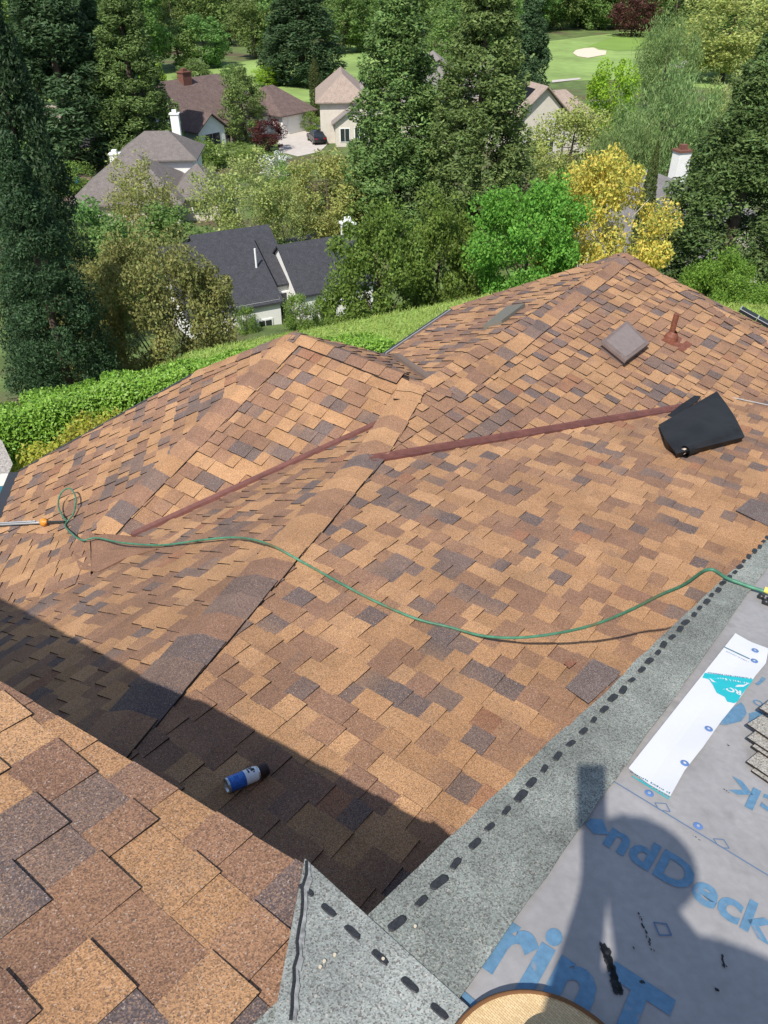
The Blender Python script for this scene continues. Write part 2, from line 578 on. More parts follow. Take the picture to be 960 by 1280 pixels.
SL = [('M', PM, polyM, dict(label='broad low slope below the upper roof edge, spray can and hose on it')),
      ('L', PL_, polyL, dict(label='slope falling away left of the long hip')),
      ('L1', PL1, polyL1, dict(label='small slope beside the pool gutter')),
      ('N1', PN1, polyN1, dict(label='sunlit slope between two hips above the red valley metal')),
      ('N2', PN2, polyN2, dict(label='slope carrying the square vent and the rusty pipe')),
      ('N0', PN0, polyN0, dict(label='hip end slope over the dark gutter')),
      ('N3', PN3, polyN3, dict(label='back slope facing the lawn with a flat skylight')),
      ('N1b', PN1b, polyN1b, dict(label='narrow back slope behind the short ridge')),
      ('N4', PN4, polyN4, dict(label='far hip end slope above the solar panels'))]
slope_obj = []
for i, (nm, pl, poly, kw) in enumerate(SL):
    poly = hull(pl, poly)
    o = slab(pl, poly, 'roof_slope', label=kw['label'])
    slope_obj.append((o, pl))
    lay_shingles(pl, poly, i, wmin=.085, wmax=.15, thick=1.25 if nm in ('M', 'L', 'L1') else 1.6)

# upper roof: one big low slope we stand on
C0 = PU.hit(463, 1155)                                   # inner corner of the eaves
FE0 = PU.hit(383, 1085)
fe_dir = (PU.hit(0, 850) - FE0).normalized()
def on_u(dx, dy): return Vector((FE0.x + dx, FE0.y + dy, PU.z(FE0.x + dx, FE0.y + dy)))
FEb = on_u(-1.02, .605); FE1 = on_u(-5.5, 2.52)
rk_dir = (PU.hit(960, 680) - C0).normalized()
RK1 = C0 + rk_dir * 7.0
up_dir = -PU.dn
upper_poly = [FE1, FEb, FE0, C0, RK1, RK1 + PU.w * -4.0, RK1 + PU.w * -4.0 + up_dir * 10.5, FE1 + up_dir * 3.2]
mbu = MB()
mbu.prism([p - PU.n * .004 for p in upper_poly], PU.n * -.10)
upper = hpart(mbu, 'roof_deck', [M_DECK])
upper['label'] = 'low upper roof deck with cut eaves'
for p in upper.data.polygons: pass
# F shingles: left of the cut line
cutb = PU.hit(362, 1290) + (PU.hit(362, 1290) - FE0) * 1.6
polyF = [FE1, FEb, FE0, cutb, cutb + PU.w * 1.2 + up_dir * .6, FE1 + up_dir * 2.2]
polyF = hull(PU, polyF)
# the outer edge overhangs a touch
fi = len(SL)
v_edge = PU.uv(FE0)[1]
lay_shingles(PU, polyF, fi, expo=.143, wmin=.07, wmax=.15, thick=.8)
slope_obj.append((upper, PU))

# the 300 shingles that show largest become objects, the rest one stuff part per slope
order = sorted(range(len(PIECES)), key=lambda i: -PIECES[i][0])
single = set(order[:296])
groups = {}


def add_piece(mb, top, plane, col):
    down = plane.n * -.016
    n = len(top)
    c2 = pick_col(); k = random.choice((0, .1, .2, .4)); vs = [-(p - plane.o).dot(plane.dn) for p in top]; lo_, hi_ = min(vs), max(vs) + 1e-6
    sh = random.choice((0, 1)); ws = [(p - plane.o).dot(plane.w) for p in top]; wl0, wl1 = min(ws), max(ws) + 1e-6
    cc_ = []
    for v_, w_ in zip(vs, ws):
        t_ = ((v_ - lo_) / (hi_ - lo_) if sh else (w_ - wl0) / (wl1 - wl0)) * k
        cc_.append(tuple(a + (b - a) * t_ for a, b in zip(col, c2)))
    mb.poly(top, 0, cc_)
    bot = [p + down for p in top]
    for i in range(n):
        j = (i + 1) % n
        mb.poly([top[i], bot[i], bot[j], top[j]], 1, col)


for i, (a, idx, top, plane, col) in enumerate(PIECES):
    if i in single:
        mb = MB(); add_piece(mb, top, plane, col)
        o = hpart(mb, 'shingle', [M_SH, M_EDGE], slope_obj[idx][0], colour=True)
    else:
        add_piece(groups.setdefault(idx, MB()), top, plane, col)
for idx, mb in groups.items():
    o = hpart(mb, 'shingle_courses', [M_SH, M_EDGE], slope_obj[idx][0], colour=True)
    o['kind'] = 'stuff'


# hip and ridge caps: bent shingle pieces, butt end towards p
def caps(p, q, n1, n2, parent, half=.14, step=.19, lift=.012):
    p, q = Vector(p), Vector(q)
    d = (q - p); Ln = d.length; d.normalize()
    s1 = n1.cross(d); s2 = n2.cross(d)
    if s1.dot(n2) > 0: s1 = -s1           # s1 lies on plane 1, pointing down and away
    s1 = n1.cross(d).normalized(); s2 = -n2.cross(d).normalized()
    nm = (n1 + n2).normalized()
    if (s1 - s2).length < 1e-3 or s1.dot(nm) > s2.dot(nm) + 2: pass
    # make both sides point outwards (downwards from the crest)
    if s1.dot(nm) > 0: s1 = -s1
    if s2.dot(nm) > 0: s2 = -s2
    if s1.dot(s2) > 0: s2 = -s2
    k = 0
    t = -.02
    while t < Ln:
        mb = MB(); col = pick_col()
        if random.random() < .06: col = random.choice(MAU)
        e = min(t + step * 1.25, Ln + .02)
        a = random.uniform(-.006, .006)
        prof = []
        for tt, h in ((t, lift + .010), (e, lift + .001)):
            row = []
            for s_, w in ((s1, half + a), (s1, half * .5), (s1, half * .12), (nm, 0), (s2, half * .12), (s2, half * .5), (s2, half - a)):
                b = p + d * tt
                if w == 0: row.append(b + nm * (h - .001))
                else:
                    nn = n1 if s_ is s1 else n2
                    row.append(b + s_ * w + nn * h)
            prof.append(row)
        r0, r1 = prof
        m = len(r0)
        for i in range(m - 1): mb.poly([r0[i], r0[i + 1], r1[i + 1], r1[i]], 0, col)
        lo0 = [x - nm * .014 for x in r0]; lo1 = [x - nm * .014 for x in r1]
        for i in range(m - 1): mb.poly([lo0[i], lo0[i + 1], r0[i + 1], r0[i]], 1, col)
        mb.poly([r0[0], r1[0], lo1[0], lo0[0]], 1, col); mb.poly([r0[-1], lo0[-1], lo1[-1], r1[-1]], 1, col)
        o = hpart(mb, 'ridge_cap', [M_SH, M_EDGE], parent, colour=True)
        bm = bmesh.new(); bm.from_mesh(o.data); bmesh.ops.recalc_face_normals(bm, faces=bm.faces); bm.to_mesh(o.data); bm.free()
        t += step
        k += 1


SO = {nm: slope_obj[i][0] for i, (nm, *_r) in enumerate(SL)}
caps(PM.hit(456, 574), PM.hit(60, 1005), PM.n, PL_.n, SO['M'], half=.15, step=.21, lift=.014)
caps(PN2.hit(508, 494), PN2.hit(455, 579), PN2.n, PL_.n, SO['N2'], half=.14, step=.2, lift=.016)
caps(PN2.hit(509, 500), PN2.hit(514, 482), PN2.n, PN1.n, SO['N2'], half=.12, step=.13, lift=.014)
caps(PN1.hit(366, 422), PN1.hit(128, 662), PN1.n, PN0.n, SO['N1'], half=.14, step=.2)
caps(PN1.hit(502, 469), P1, PN1.n, PN1b.n, SO['N1'], half=.13, step=.2, lift=.016)
caps(PN2.hit(562, 490), PN2.hit(514, 476), PN2.n, PN1b.n, SO['N2'], half=.10, step=.2, lift=.006)
caps(P2, PN2.hit(562, 489), PN2.n, PN3.n, SO['N2'], half=.15, step=.21)
caps(PN2.hit(1010, 461), P2, PN2.n, PN4.n, SO['N4'], half=.14, step=.2)
caps(PN0.hit(243, 469), PN0.hit(368, 419), PN0.n, (PN0.n + PN1b.n * .6).normalized(), SO['N0'], half=.1, step=.2, lift=.01)
caps(PN3.hit(566, 387), PN3.hit(776, 320), PN3.n, (PN3.n + PN4.n * .6).normalized(), SO['N3'], half=.1, step=.2, lift=.01)


# red brown valley metal
def valley(p, q, na, nb, parent, wa=.04, wb=.048):
    p, q = Vector(p), Vector(q)
    d = (q - p).normalized()
    sa = na.cross(d).normalized(); sb = -nb.cross(d).normalized()
    up = (na + nb).normalized()
    if sa.dot(up) < sb.dot(up) - 5: pass
    mb = MB()
    prof = [(sa, wa, na, .024), (sa, .018, na, .021), (up, 0, up, .040), (sb, .018, nb, .021), (sb, wb, nb, .024), (sb, wb, nb, -.004)]
    r0 = []; r1 = []
    for s_, w, n_, h in prof:
        r0.append(p + s_ * w + n_ * h); r1.append(q + s_ * w + n_ * h)
    for i in range(len(prof) - 1): mb.poly([r0[i], r0[i + 1], r1[i + 1], r1[i]])
    mb.poly([r0[0], r1[0], r1[0] - up * .02, r0[0] - up * .02])
    mb.poly(r0[:5]); mb.poly(r1[:5][::-1])
    return hpart(mb, 'valley_flashing', [M_METAL], parent)


vf = valley(PN1.hit(166, 671), PN1.hit(478, 529), PN1.n, PL_.n, SO['N1'])
vf = valley(PM.hit(462, 576), PM.hit(868, 508), PN2.n, PM.n, SO['N2'], wa=.045, wb=.055)
vf = valley(PN3.hit(494, 446), PN3.hit(552, 488), PN3.n, PN1b.n, SO['N3'], wa=.06, wb=.06)
vf.data.materials.clear(); vf.data.materials.append(mat('brown_valley_metal', (.16, .11, .085), .5))
# thin counter flashing beyond the membrane roll
mb = MB(); mb.tube([PM.hit(905, 497, .02), PM.hit(975, 512, .02)], .006, 6); hpart(mb, 'flashing_strip', [M_TRIM], SO['M'])
# cricket of flat sheet where the hip ends
cq = [PN0.hit(108, 664, .014), PN1.hit(135, 668, .012), PN1.hit(166, 671, .012), PL_.hit(196, 688, .014), PL_.hit(158, 699, .014), PL_.hit(124, 716, .012), PL1.hit(100, 712, .014), PL1.hit(92, 688, .014)]
mb = MB(); cc = sum(cq, Vector()) / len(cq) - Vector((0, 0, .012))
for i in range(len(cq)):
    mb.prism([cc, cq[(i + 1) % len(cq)], cq[i]], Vector((0, 0, -.012)))
hpart(mb, 'cricket_sheet', [granule_mat('cricket_granules', attr=False, col=(.235, .125, .078), amt=.35)], SO['L'])

# gutters and drip edges along the eaves
def edge_box(p, q, w, h, name, m, out, dz=0.0):
    p, q = Vector(p), Vector(q)
    d = (q - p).normalized(); up = Vector((0, 0, 1)); side = d.cross(up).normalized()
    if side.dot(out) < 0: side = -side
    mb = MB()
    o0 = [(0, 0), (w, 0), (w, -h), (0, -h)]
    c = [(s_, z_) for s_, z_ in o0]
    r0 = [p + side * a + up * (b + dz) for a, b in c]; r1 = [q + side * a + up * (b + dz) for a, b in c]
    for i in range(4):
        j = (i + 1) % 4
        mb.poly([r0[i], r0[j], r1[j], r1[i]])
    mb.poly(r0); mb.poly(r1[::-1])
    return hpart(mb, name, [m])


edge_box(E0, PN0.hit(-22, 706), .11, .11, 'gutter', M_GUTTER, Vector((-1, -.2, 0)), .005)
edge_box(E0, E1, .03, .10, 'rake_trim', M_GUTTER, Vector((-.3, 1, 0)), .012)
edge_box(PN3.hit(480, 444), PN3.hit(563, 388), .05, .08, 'gutter', M_GUTTER, Vector((-1, .5, 0)), .0)
edge_box(PN3.hit(483, 444), PN3.hit(564, 389), .012, .03, 'drip_edge', M_TRIM, Vector((-1, .5, 0)), .03)
# walls below the eaves, down to the garden
def wall(p, q, inset, zb, out, t=.12):
    p, q = Vector(p), Vector(q)
    d = (q - p); d.z = 0; d.normalize(); side = d.cross(Vector((0, 0, 1)))
    if side.dot(out) < 0: side = -side
    p = p - side * inset; q = q - side * inset
    mb = MB()
    for a, b in ((p, q),):
        t0 = [a + Vector((0, 0, -.10)), b + Vector((0, 0, -.10)), b + Vector((0, 0, -.10)) - side * t, a + Vector((0, 0, -.10)) - side * t]
        bt = [Vector((v.x, v.y, zb)) for v in t0]
        mb.poly(t0); mb.poly(bt[::-1])
        for i in range(4):
            j = (i + 1) % 4
            mb.poly([t0[i], bt[i], bt[j], t0[j]])
    return hpart(mb, 'wall', [M_WALL])


GZ = -7.8
wall(E0, PN0.hit(-22, 706), .35, GZ, Vector((-1, -.2, 0)))
wall(PN0.hit(30, 590), E1, .35, GZ, Vector((-.3, 1, 0)))
wall(PN3.hit(484, 445), PN3.hit(563, 391), .4, GZ, Vector((-1, .5, 0)))
wall(PN1b.hit(425, 430), PN1b.hit(486, 446), .3, GZ, Vector((.5, 1, 0)))
wall(PN4.hit(962, 413), PN4.hit(1008, 441), .3, GZ, Vector((.5, 1, 0)))
# fascia and wall under the upper roof edge
def fascia(p, q, out, inset):
    edge_box(p - PU.n * .02, q - PU.n * .02, -.03, .16, 'fascia', M_FASCIA, out)
fascia(FE1, FEb, Vector((.6, .8, 0)), .0); fascia(FEb, FE0, Vector((.6, .8, 0)), .0); fascia(FE0, C0, Vector((.6, .8, 0)), .0); fascia(C0, RK1, Vector((-.8, .6, 0)), .0)
wall(C0 + rk_dir * -.3, RK1, .45, -5.2, Vector((-.8, .6, 0)))
wall(FE1, FEb, .45, -5.2, Vector((.6, .8, 0)))
wall(FEb, C0, .45, -5.2, Vector((.6, .8, 0)))

# square roof vent on N2
def on(plane, x, y, h): return plane.hit(x, y) + plane.n * h
vc = [PN2.hit(748, 436), PN2.hit(777, 460), PN2.hit(806, 438), PN2.hit(779, 411)]
cen = sum(vc, Vector()) / 4
mb = MB()
mb.prism([cen + (p - cen) * 1.04 + PN2.n * .10 for p in vc], PN2.n * -.03)
mb.prism([cen + (p - cen) * .93 + PN2.n * .07 for p in vc], PN2.n * -.07)
rv = hpart(mb, 'roof_vent', [M_VENT]); rv['label'] = 'square grey-brown metal vent hood'
mb = MB(); mb.prism([cen + (p - cen) * .84 + PN2.n * .104 for p in vc], PN2.n * -.006); hpart(mb, 'vent_panel', [mat('vent_panel', (.20, .16, .145), .5, noise=(20, .1))], rv)
# vent pipe with flashing
pb = PN2.hit(838, 424)
mb = MB(); mb.tube([pb - PN2.n * .02, pb + Vector((.008, 0, .30))], .032, 14); vp = hpart(mb, 'vent_pipe', [M_RUST], smooth=False)
mb = MB(); mb.lathe([(.085, 0), (.07, .05), (.045, .09), (.036, .10)], pb, PN2.n, 16); hpart(mb, 'pipe_boot', [M_RUST], vp)
mb = MB(); a = PN2.w; b = PN2.dn; c = pb + b * .06
mb.prism([c + a * .14 - b * .12 + PN2.n * .013, c + a * .14 + b * .16 + PN2.n * .013, c - a * .14 + b * .16 + PN2.n * .013, c - a * .14 - b * .12 + PN2.n * .013], PN2.n * -.01)
hpart(mb, 'flashing_plate', [M_RUST], vp)
# flat skylight on N3
mb = MB(); mb.prism([on(PN3, *q, .05) for q in [(605, 412), (628, 406), (657, 384), (634, 388)]], PN3.n * -.06)
sk = hpart(mb, 'skylight', [mat('skylight_glass', (.14, .13, .105), .6, spec=.3)]); sk['label'] = 'flat grey skylight on the back slope'
# solar panels along the far eave
sp0 = PN4.hit(922, 391); sp1 = PN4.hit(1010, 440)
d = (sp1 - sp0).normalized(); out = PN4.n.cross(d).normalized()
if out.y < 0: out = -out
M_PV = mat('solar_cells', (.010, .011, .014), .5, spec=.25); M_ALU = mat('aluminium', (.6, .6, .62), .4, metal=.6)
L_ = (sp1 - sp0).length; npan = 4
for i in range(npan):
    a = sp0 + d * (L_ * (i + .015) / npan) + out * .03; b = sp0 + d * (L_ * (i + .97) / npan) + out * .03
    mb = MB(); mb.prism([a + PN4.n * .05, a + out * .3 + PN4.n * .05, b + out * .3 + PN4.n * .05, b + PN4.n * .05][::-1], PN4.n * -.04)
    o = hpart(mb, 'solar_panel', [M_PV])
    mb = MB(); mb.box((a + out * .15 + PN4.n * .052), (.012, .3, .006), axes=(d, out, PN4.n)); mb.box(((a + b) / 2 + PN4.n * .052), ((b - a).length, .012, .006), axes=(d, out, PN4.n))
    hpart(mb, 'panel_frame', [M_ALU], o)

# ------------------------------------------------------------------ sheets on the upper roof
def sheet(pts, h, name, m, parent=None, t=.003, label=None):
    mb = MB()
    a = ccw([PU.uv(p) for p in pts]); P = [PU.pt(u, v, h) for u, v in a]
    mb.prism(P, PU.n * -t)
    o = hpart(mb, name, [m], parent)
    if label: o['label'] = label
    return o


# underlayment in two courses, overlapping at the printed line
seamA, seamB = PU.hit(775, 985), PU.hit(960, 1098)
sd = (seamB - seamA).normalized()
s0 = seamA - sd * .14; s1 = seamB + sd * 3.2
rkp = C0 + rk_dir * (s0 - C0).dot(rk_dir) + PU.n.cross(rk_dir) * -.05
in_ = PU.n.cross(rk_dir) * -.05
ul1 = sheet([s0 - PU.dn * .03, rkp - PU.dn * .02, RK1 + in_, RK1 - PU.w * 3.9, s1 - PU.dn * .03], .002, 'underlayment_sheet', M_UNDER, None, .004, 'grey printed underlayment, far course')
ul2 = sheet([C0 + in_ * 2, rkp, s0, s1, s1 + up_dir * 3, FE0 + up_dir * 2.9, PU.hit(420, 1240)], .0065, 'underlayment_sheet', M_UNDER, None, .004, 'grey printed underlayment, near course')
# grey granule strips along rake and eave, in lapped lengths
inn = [(572, 1253), (640, 1160), (700, 1070), (775, 970), (865, 843), (945, 752)]
in_dir = (PU.hit(900, 793) - PU.hit(600, 1214)).normalized()
in0 = PU.hit(600, 1214); W0 = 0
tts = [-.35, .62, .88, 1.32, 2.4, 7.0]
strips = []
for i in range(len(tts) - 1):
    a, b = tts[i], tts[i + 1] + .03
    oa = C0 + rk_dir * a; ob = C0 + rk_dir * b
    ia = in0 + in_dir * ((oa - in0).dot(in_dir)); ib = in0 + in_dir * ((ob - in0).dot(in_dir))
    edge = (PU.n.cross(rk_dir)).normalized() * (.012 + .006 * (i % 2))
    nn_ = max(3, int((b - a) / .09)); wv = PU.n.cross(rk_dir)
    outer = [lerp(oa, ob, k_ / nn_) + edge + wv * random.uniform(-.003, .003) for k_ in range(nn_ + 1)]; inner = [lerp(ib, ia, k_ / nn_) + wv * random.uniform(-.003, .003) for k_ in range(nn_ + 1)]
    o = sheet(outer + inner, .012 + .0012 * (len(tts) - i), 'starter_strip', M_GREY, None, .0045, 'grey granule strip along the roof edge')
    strips.append(o)
g_poly = [PU.hit(380, 1081), PU.hit(463, 1155) + (FE0 - C0).cross(PU.n).normalized() * -.004, PU.hit(583, 1267), PU.hit(640, 1330), PU.hit(520, 1420), PU.hit(340, 1290)]
gstrip = sheet(g_poly, .0225, 'starter_strip', M_GREY2, None, .004, 'lighter grey granule strip at the inner corner')
# torn silver edge between shingles and strip
mb = MB()
pts = [PU.hit(383 - 21 * t + random.uniform(-2, 2) + 1, 1086 + 200 * t) for t in [i / 12 for i in range(13)]]
for i in range(12):
    w0 = (PU.w * -1) * random.uniform(.006, .014); w1 = (PU.w * -1) * random.uniform(.006, .014)
    mb.poly([pts[i] + PU.n * .026, pts[i] + w0 + PU.n * .025, pts[i + 1] + w1 + PU.n * .025, pts[i + 1] + PU.n * .026])
hpart(mb, 'torn_edge', [mat('torn_edge_dust', (.25, .25, .24), .95, noise=(80, .4))], upper)
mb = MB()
mb.tube([p + PU.n * .020 - PU.w * -.004 for p in pts], .006, 5); hpart(mb, 'painted_cut_shadow', [M_TAR], upper)  # black tube painted in as the shadow along the shingle cut

# sealant dabs
def dab_mesh(Ln, Wd, seed):
    r = random.Random(seed); mb = MB(); n = 14
    ring = []
    for k in range(n):
        t = 2 * math.pi * k / n
        cx, cy = math.cos(t), math.sin(t)
        sx = (abs(cx) ** .55) * math.copysign(1, cx) * Ln / 2 * r.uniform(.92, 1.06); sy = (abs(cy) ** .55) * math.copysign(1, cy) * Wd / 2 * r.uniform(.88, 1.08)
        ring.append((sx, sy))
    mb.poly([(x * .85, y * .8, .0022) for x, y in ring])
    for k in range(n):
        j = (k + 1) % n
        mb.poly([(ring[k][0], ring[k][1], 0), (ring[j][0], ring[j][1], 0), (ring[j][0] * .85, ring[j][1] * .8, .0022), (ring[k][0] * .85, ring[k][1] * .8, .0022)])
    o = mb.build('sealant_dab', [M_TAR]); me = o.data; bpy.data.objects.remove(o); return me


dabs = [dab_mesh(.052, .0215, s) for s in range(4)]


def place_dab(p, d, parent, sc=1.0, i=0):
    o = bpy.data.objects.new('sealant_dab', dabs[i % 4]); COL.objects.link(o)
    o.parent = parent
    x = (d - PU.n * d.dot(PU.n)).normalized(); y = PU.n.cross(x)
    R = Matrix((x, y, PU.n)).transposed().to_4x4()
    o.matrix_local = Matrix.Translation(p - hz - Vector(parent.location)) @ R @ Matrix.Diagonal((sc, sc, 1, 1))
    return o


da, db = PU.hit(498, 1160, .0205), PU.hit(955, 679, .0205)
dd = (db - da); nd = 46; 
sp = .0735
for i in range(int(dd.length / sp) + 3):
    p = da + dd.normalized() * (sp * i + random.uniform(-.006, .006))
    place_dab(p + (PU.n.cross(dd.normalized())) * random.uniform(-.004, .004), dd + PU.n.cross(dd) * random.uniform(-.14, .14), strips[0], random.uniform(.72, 1.12), i)
ga, gb = PU.hit(382, 1121, .0227), PU.hit(547, 1273, .0227)
for i, t in enumerate([0, .185, .375, .585, .80, 1.0, 1.22]):
    place_dab(lerp(ga, gb, t), gb - ga, gstrip, .82, i)
# nail heads on the inner strip
mb = MB()
for q in [(399, 1218), (404, 1211), (417, 1203), (477, 1208), (517, 1167)]:
    mb.lathe([(0.0035, .003), (.0035, 0)], PU.hit(*q, .0235), PU.n, 10); mb.poly([PU.hit(*q, .0265) + (PU.w * math.cos(k) + PU.dn * math.sin(k)) * .0035 for k in [i * .628 for i in range(10)]])
hpart(mb, 'nail_head', [mat('pale_nail', (.55, .47, .35), .6)], gstrip)


# printed lettering on the underlayment
def text_mesh(txt, size, bold=.0, shear=0.0, xs=1.0):
    cu = bpy.data.curves.new('t', 'FONT'); cu.body = txt; cu.size = size; cu.offset = bold; cu.shear = shear; cu.space_character = 1.02
    cu.align_x = 'LEFT'; cu.resolution_u = 3
    ob = bpy.data.objects.new('t', cu); COL.objects.link(ob)
    dg = bpy.context.evaluated_depsgraph_get()
    me = bpy.data.meshes.new_from_object(ob.evaluated_get(dg))
    bpy.data.objects.remove(ob)
    if xs != 1.0: me.transform(Matrix.Diagonal((xs, 1, 1, 1)))
    return me


def put_text(txt, p, d, size, parent, h=.0085, bold=.0, m=M_INK, flip=False, xs=1.0, name='printed_lettering', shear=0.0, up=None, fit=False):
    me = text_mesh(txt, size, bold, shear, xs)
    if fit:
        xsz = max(v.co.x for v in me.vertices); me.transform(Matrix.Diagonal((d.length / xsz, 1, 1, 1)))
    me.materials.clear(); me.materials.append(m)
    o = bpy.data.objects.new(name, me); COL.objects.link(o); o.parent = parent
    x = (d - PU.n * d.dot(PU.n)).normalized(); y = PU.n.cross(x)
    R = Matrix((x, y, PU.n)).transposed().to_4x4()
    o.matrix_local = Matrix.Translation(p + PU.n * h - hz - Vector(parent.location)) @ R
    return o


def shape(pxs, m, parent, h, name):
    mb = MB(); a = ccw([PU.uv(PU.hit(*q)) for q in pxs]); mb.poly([PU.pt(u, v, h) for u, v in a]); return hpart(mb, name, [m], parent)


def outline(pxs, m, parent, h, name, w=.0022):
    mb = MB(); P = [PU.hit(*q, h) for q in pxs]
    for i in range(len(P)):
        a, b = P[i], P[(i + 1) % len(P)]; s_ = PU.n.cross((b - a).normalized()) * w
        mb.poly([a - s_, b - s_, b + s_, a + s_])
    return hpart(mb, name, [m], parent)


base = PU.hit(751, 1055); bend = PU.hit(962, 1184)
put_text('ndDeck', base, bend - base, .135, ul2, bold=.0045, fit=True)
shape([(731, 1033), (741, 1045), (760, 1046), (752, 1027), (737, 1026)], M_INK, ul2, .0086, 'printed_diamond')
big = PU.hit(596, 1203); bdir = PU.hit(808, 1352) - big
put_text('rinT', big, bdir, .27, ul2, bold=.009, fit=True)
shape([(571, 1242), (575, 1238), (597, 1257), (590, 1266)], M_INK, ul2, .0086, 'printed_bar')
fl = PU.hit(1085, 1062); put_text('Deck', fl, PU.hit(914, 972) - fl, .135, ul1, h=.005, bold=.003, fit=True)
shape([(892, 905), (905, 908), (926, 903), (933, 893), (930, 884), (926, 879), (918, 884)], M_INK, ul1, .0045, 'printed_mark')
shape([(935, 893), (951, 889), (958, 891), (940, 905)], M_INK, ul1, .0045, 'printed_mark')
shape([(936, 896), (935, 908), (948, 900)], M_INK, ul1, .0047, 'printed_mark')
shape([(943, 856), (948, 858), (957, 850), (952, 847), (949, 852)], M_INK, ul1, .0045, 'printed_mark')
tq = PU.hit(966, 886); put_text('BO', tq, PU.hit(938, 872) - tq, .045, ul1, h=.005, bold=.0008)
for q in ([(818, 1005), (832, 1006), (837, 1016), (823, 1014)], [(891, 1050), (904, 1051), (911, 1062), (899, 1061)]):
    outline(q, M_INKD, ul1, .0046, 'printed_outline', .0016)
outline([(816, 1156), (832, 1158), (838, 1172), (823, 1172)], M_INKD, ul2, .0088, 'printed_outline', .0018)
# seam line
mb = MB(); a, b = s0, s1; s_ = PU.n.cross(sd) * .0022
mb.poly([a - s_ + PU.n * .0090, b - s_ + PU.n * .0090, b + s_ + PU.n * .0090, a + s_ + PU.n * .0090]); hpart(mb, 'seam_line', [M_INKD], ul2)
# tar scuffs
def scuff(pxa, pxb, w, n, parent, seed):
    r = random.Random(seed); mb = MB(); a, b = PU.hit(*pxa, .0092), PU.hit(*pxb, .0092); d = (b - a); s_ = PU.n.cross(d.normalized())
    for i in range(n):
        t = r.random(); c = a + d * t + s_ * r.uniform(-w, w) * .5; k = r.uniform(.2, 1) * w * .6
        mb.poly([c + s_ * math.cos(q) * k * r.uniform(.5, 1) + d.normalized() * math.sin(q) * k * r.uniform(.6, 1.7) for q in (0, 1.1, 2.2, 3.3, 4.4, 5.5)])
    return hpart(mb, 'tar_scuff', [M_TAR], parent)


scuff((753, 1184), (772, 1243), .014, 120, ul2, 1); scuff((797, 1145), (815, 1192), .006, 30, ul2, 2)
scuff((900, 1195), (906, 1217), .008, 10, ul2, 3); scuff((798, 1228), (803, 1232), .006, 6, ul2, 4); scuff((893, 1239), (896, 1242), .007, 8, ul2, 5)
scuff((905, 931), (912, 936), .004, 8, ul1, 6); scuff((902, 988), (911, 994), .003, 8, ul1, 7)
scuff((863, 1046), (874, 1053), .004, 7, ul2, 8); scuff((790, 1187), (793, 1190), .004, 5, ul2, 9)
# cap nails
M_CAPB = mat('blue_cap', (.10, .19, .40), .45)
def cap_nail(x, y, parent, h):
    mb = MB(); c = PU.hit(x, y, h); mb.lathe([(.0125, 0), (.0125, .0012), (.0045, .0022)], c, PU.n, 16)
    o = hpart(mb, 'cap_nail', [M_CAPB], parent)
    mb = MB(); mb.lathe([(.0046, .0018), (.0042, .003), (.0001, .0031)], c, PU.n, 10); hpart(mb, 'nail_centre', [M_ALU], parent)
cap_nail(811, 993, ul1, .004); cap_nail(872, 1034, ul1, .004)

# ------------------------------------------------------------------ white printed film lying on the underlayment
wl = [(917, 797), (783, 967)]; wr = [(959, 815), (956, 832), (943, 848), (924, 875), (901, 903), (877, 938), (854, 967), (836, 1000)]
orig = PU.hit(880, 890, .004)
film = empty('release_film', orig, 0, 'white printed film sheet with teal logo lying along grey granule strip', 'plastic sheet')
rows = 28; mb = MB(); grid = []
for i in range(rows + 1):
    t = i / rows
    a = lerp(Vector(wl[0]), Vector(wl[1]), t)
    k = t * (len(wr) - 1); j = min(int(k), len(wr) - 2); b = lerp(Vector(wr[j]), Vector(wr[j + 1]), k - j)
    row = []
    for m_ in range(9):
        s_ = m_ / 8; q = lerp(a, b, s_)
        h = .021 + .0025 * math.sin(t * 17 + s_ * 2) * s_ - .010 * min(1, s_ * 2.2) + .003 * math.sin(t * 7.0 + 1) * s_ ** 2
        row.append(PU.hit(q.x, q.y, h))
    grid.append(row)
for i in range(rows):
    for m_ in range(8): mb.poly([grid[i][m_], grid[i + 1][m_], grid[i + 1][m_ + 1], grid[i][m_ + 1]])
fo = mb.build('film', [M_WHITE_FILM], film, smooth=True, origin=orig); fo.location = (0, 0, 0)


def film_pt(t, s_, h=.0012):
    k = t * rows; i = min(int(k), rows - 1); m = min(s_ * 8, 7.999); j = int(m)
    a = lerp(grid[i][j], grid[i][j + 1], m - j); b = lerp(grid[i + 1][j], grid[i + 1][j + 1], m - j)
    return lerp(a, b, k - i) + PU.n * h


def film_px(x, y, h=.0014):
    # find film coordinates under a pixel
    best = None
    for i in range(rows * 2 + 1):
        for j in range(17):
            p = film_pt(i / (rows * 2), j / 16, 0); q = proj(p); e = (q[0] - x) ** 2 + (q[1] - y) ** 2
            if best is None or e < best[0]: best = (e, p)
    r = ray(x, y); n = PU.n; d = best[1].dot(n) + h
    return r * (d / r.dot(n))


def film_shape(pxs, m, name, h=.0014):
    mb = MB(); mb.poly([film_px(*q, h) for q in pxs]); o = mb.build(name, [m], film, origin=orig); o.location = (0, 0, 0); return o


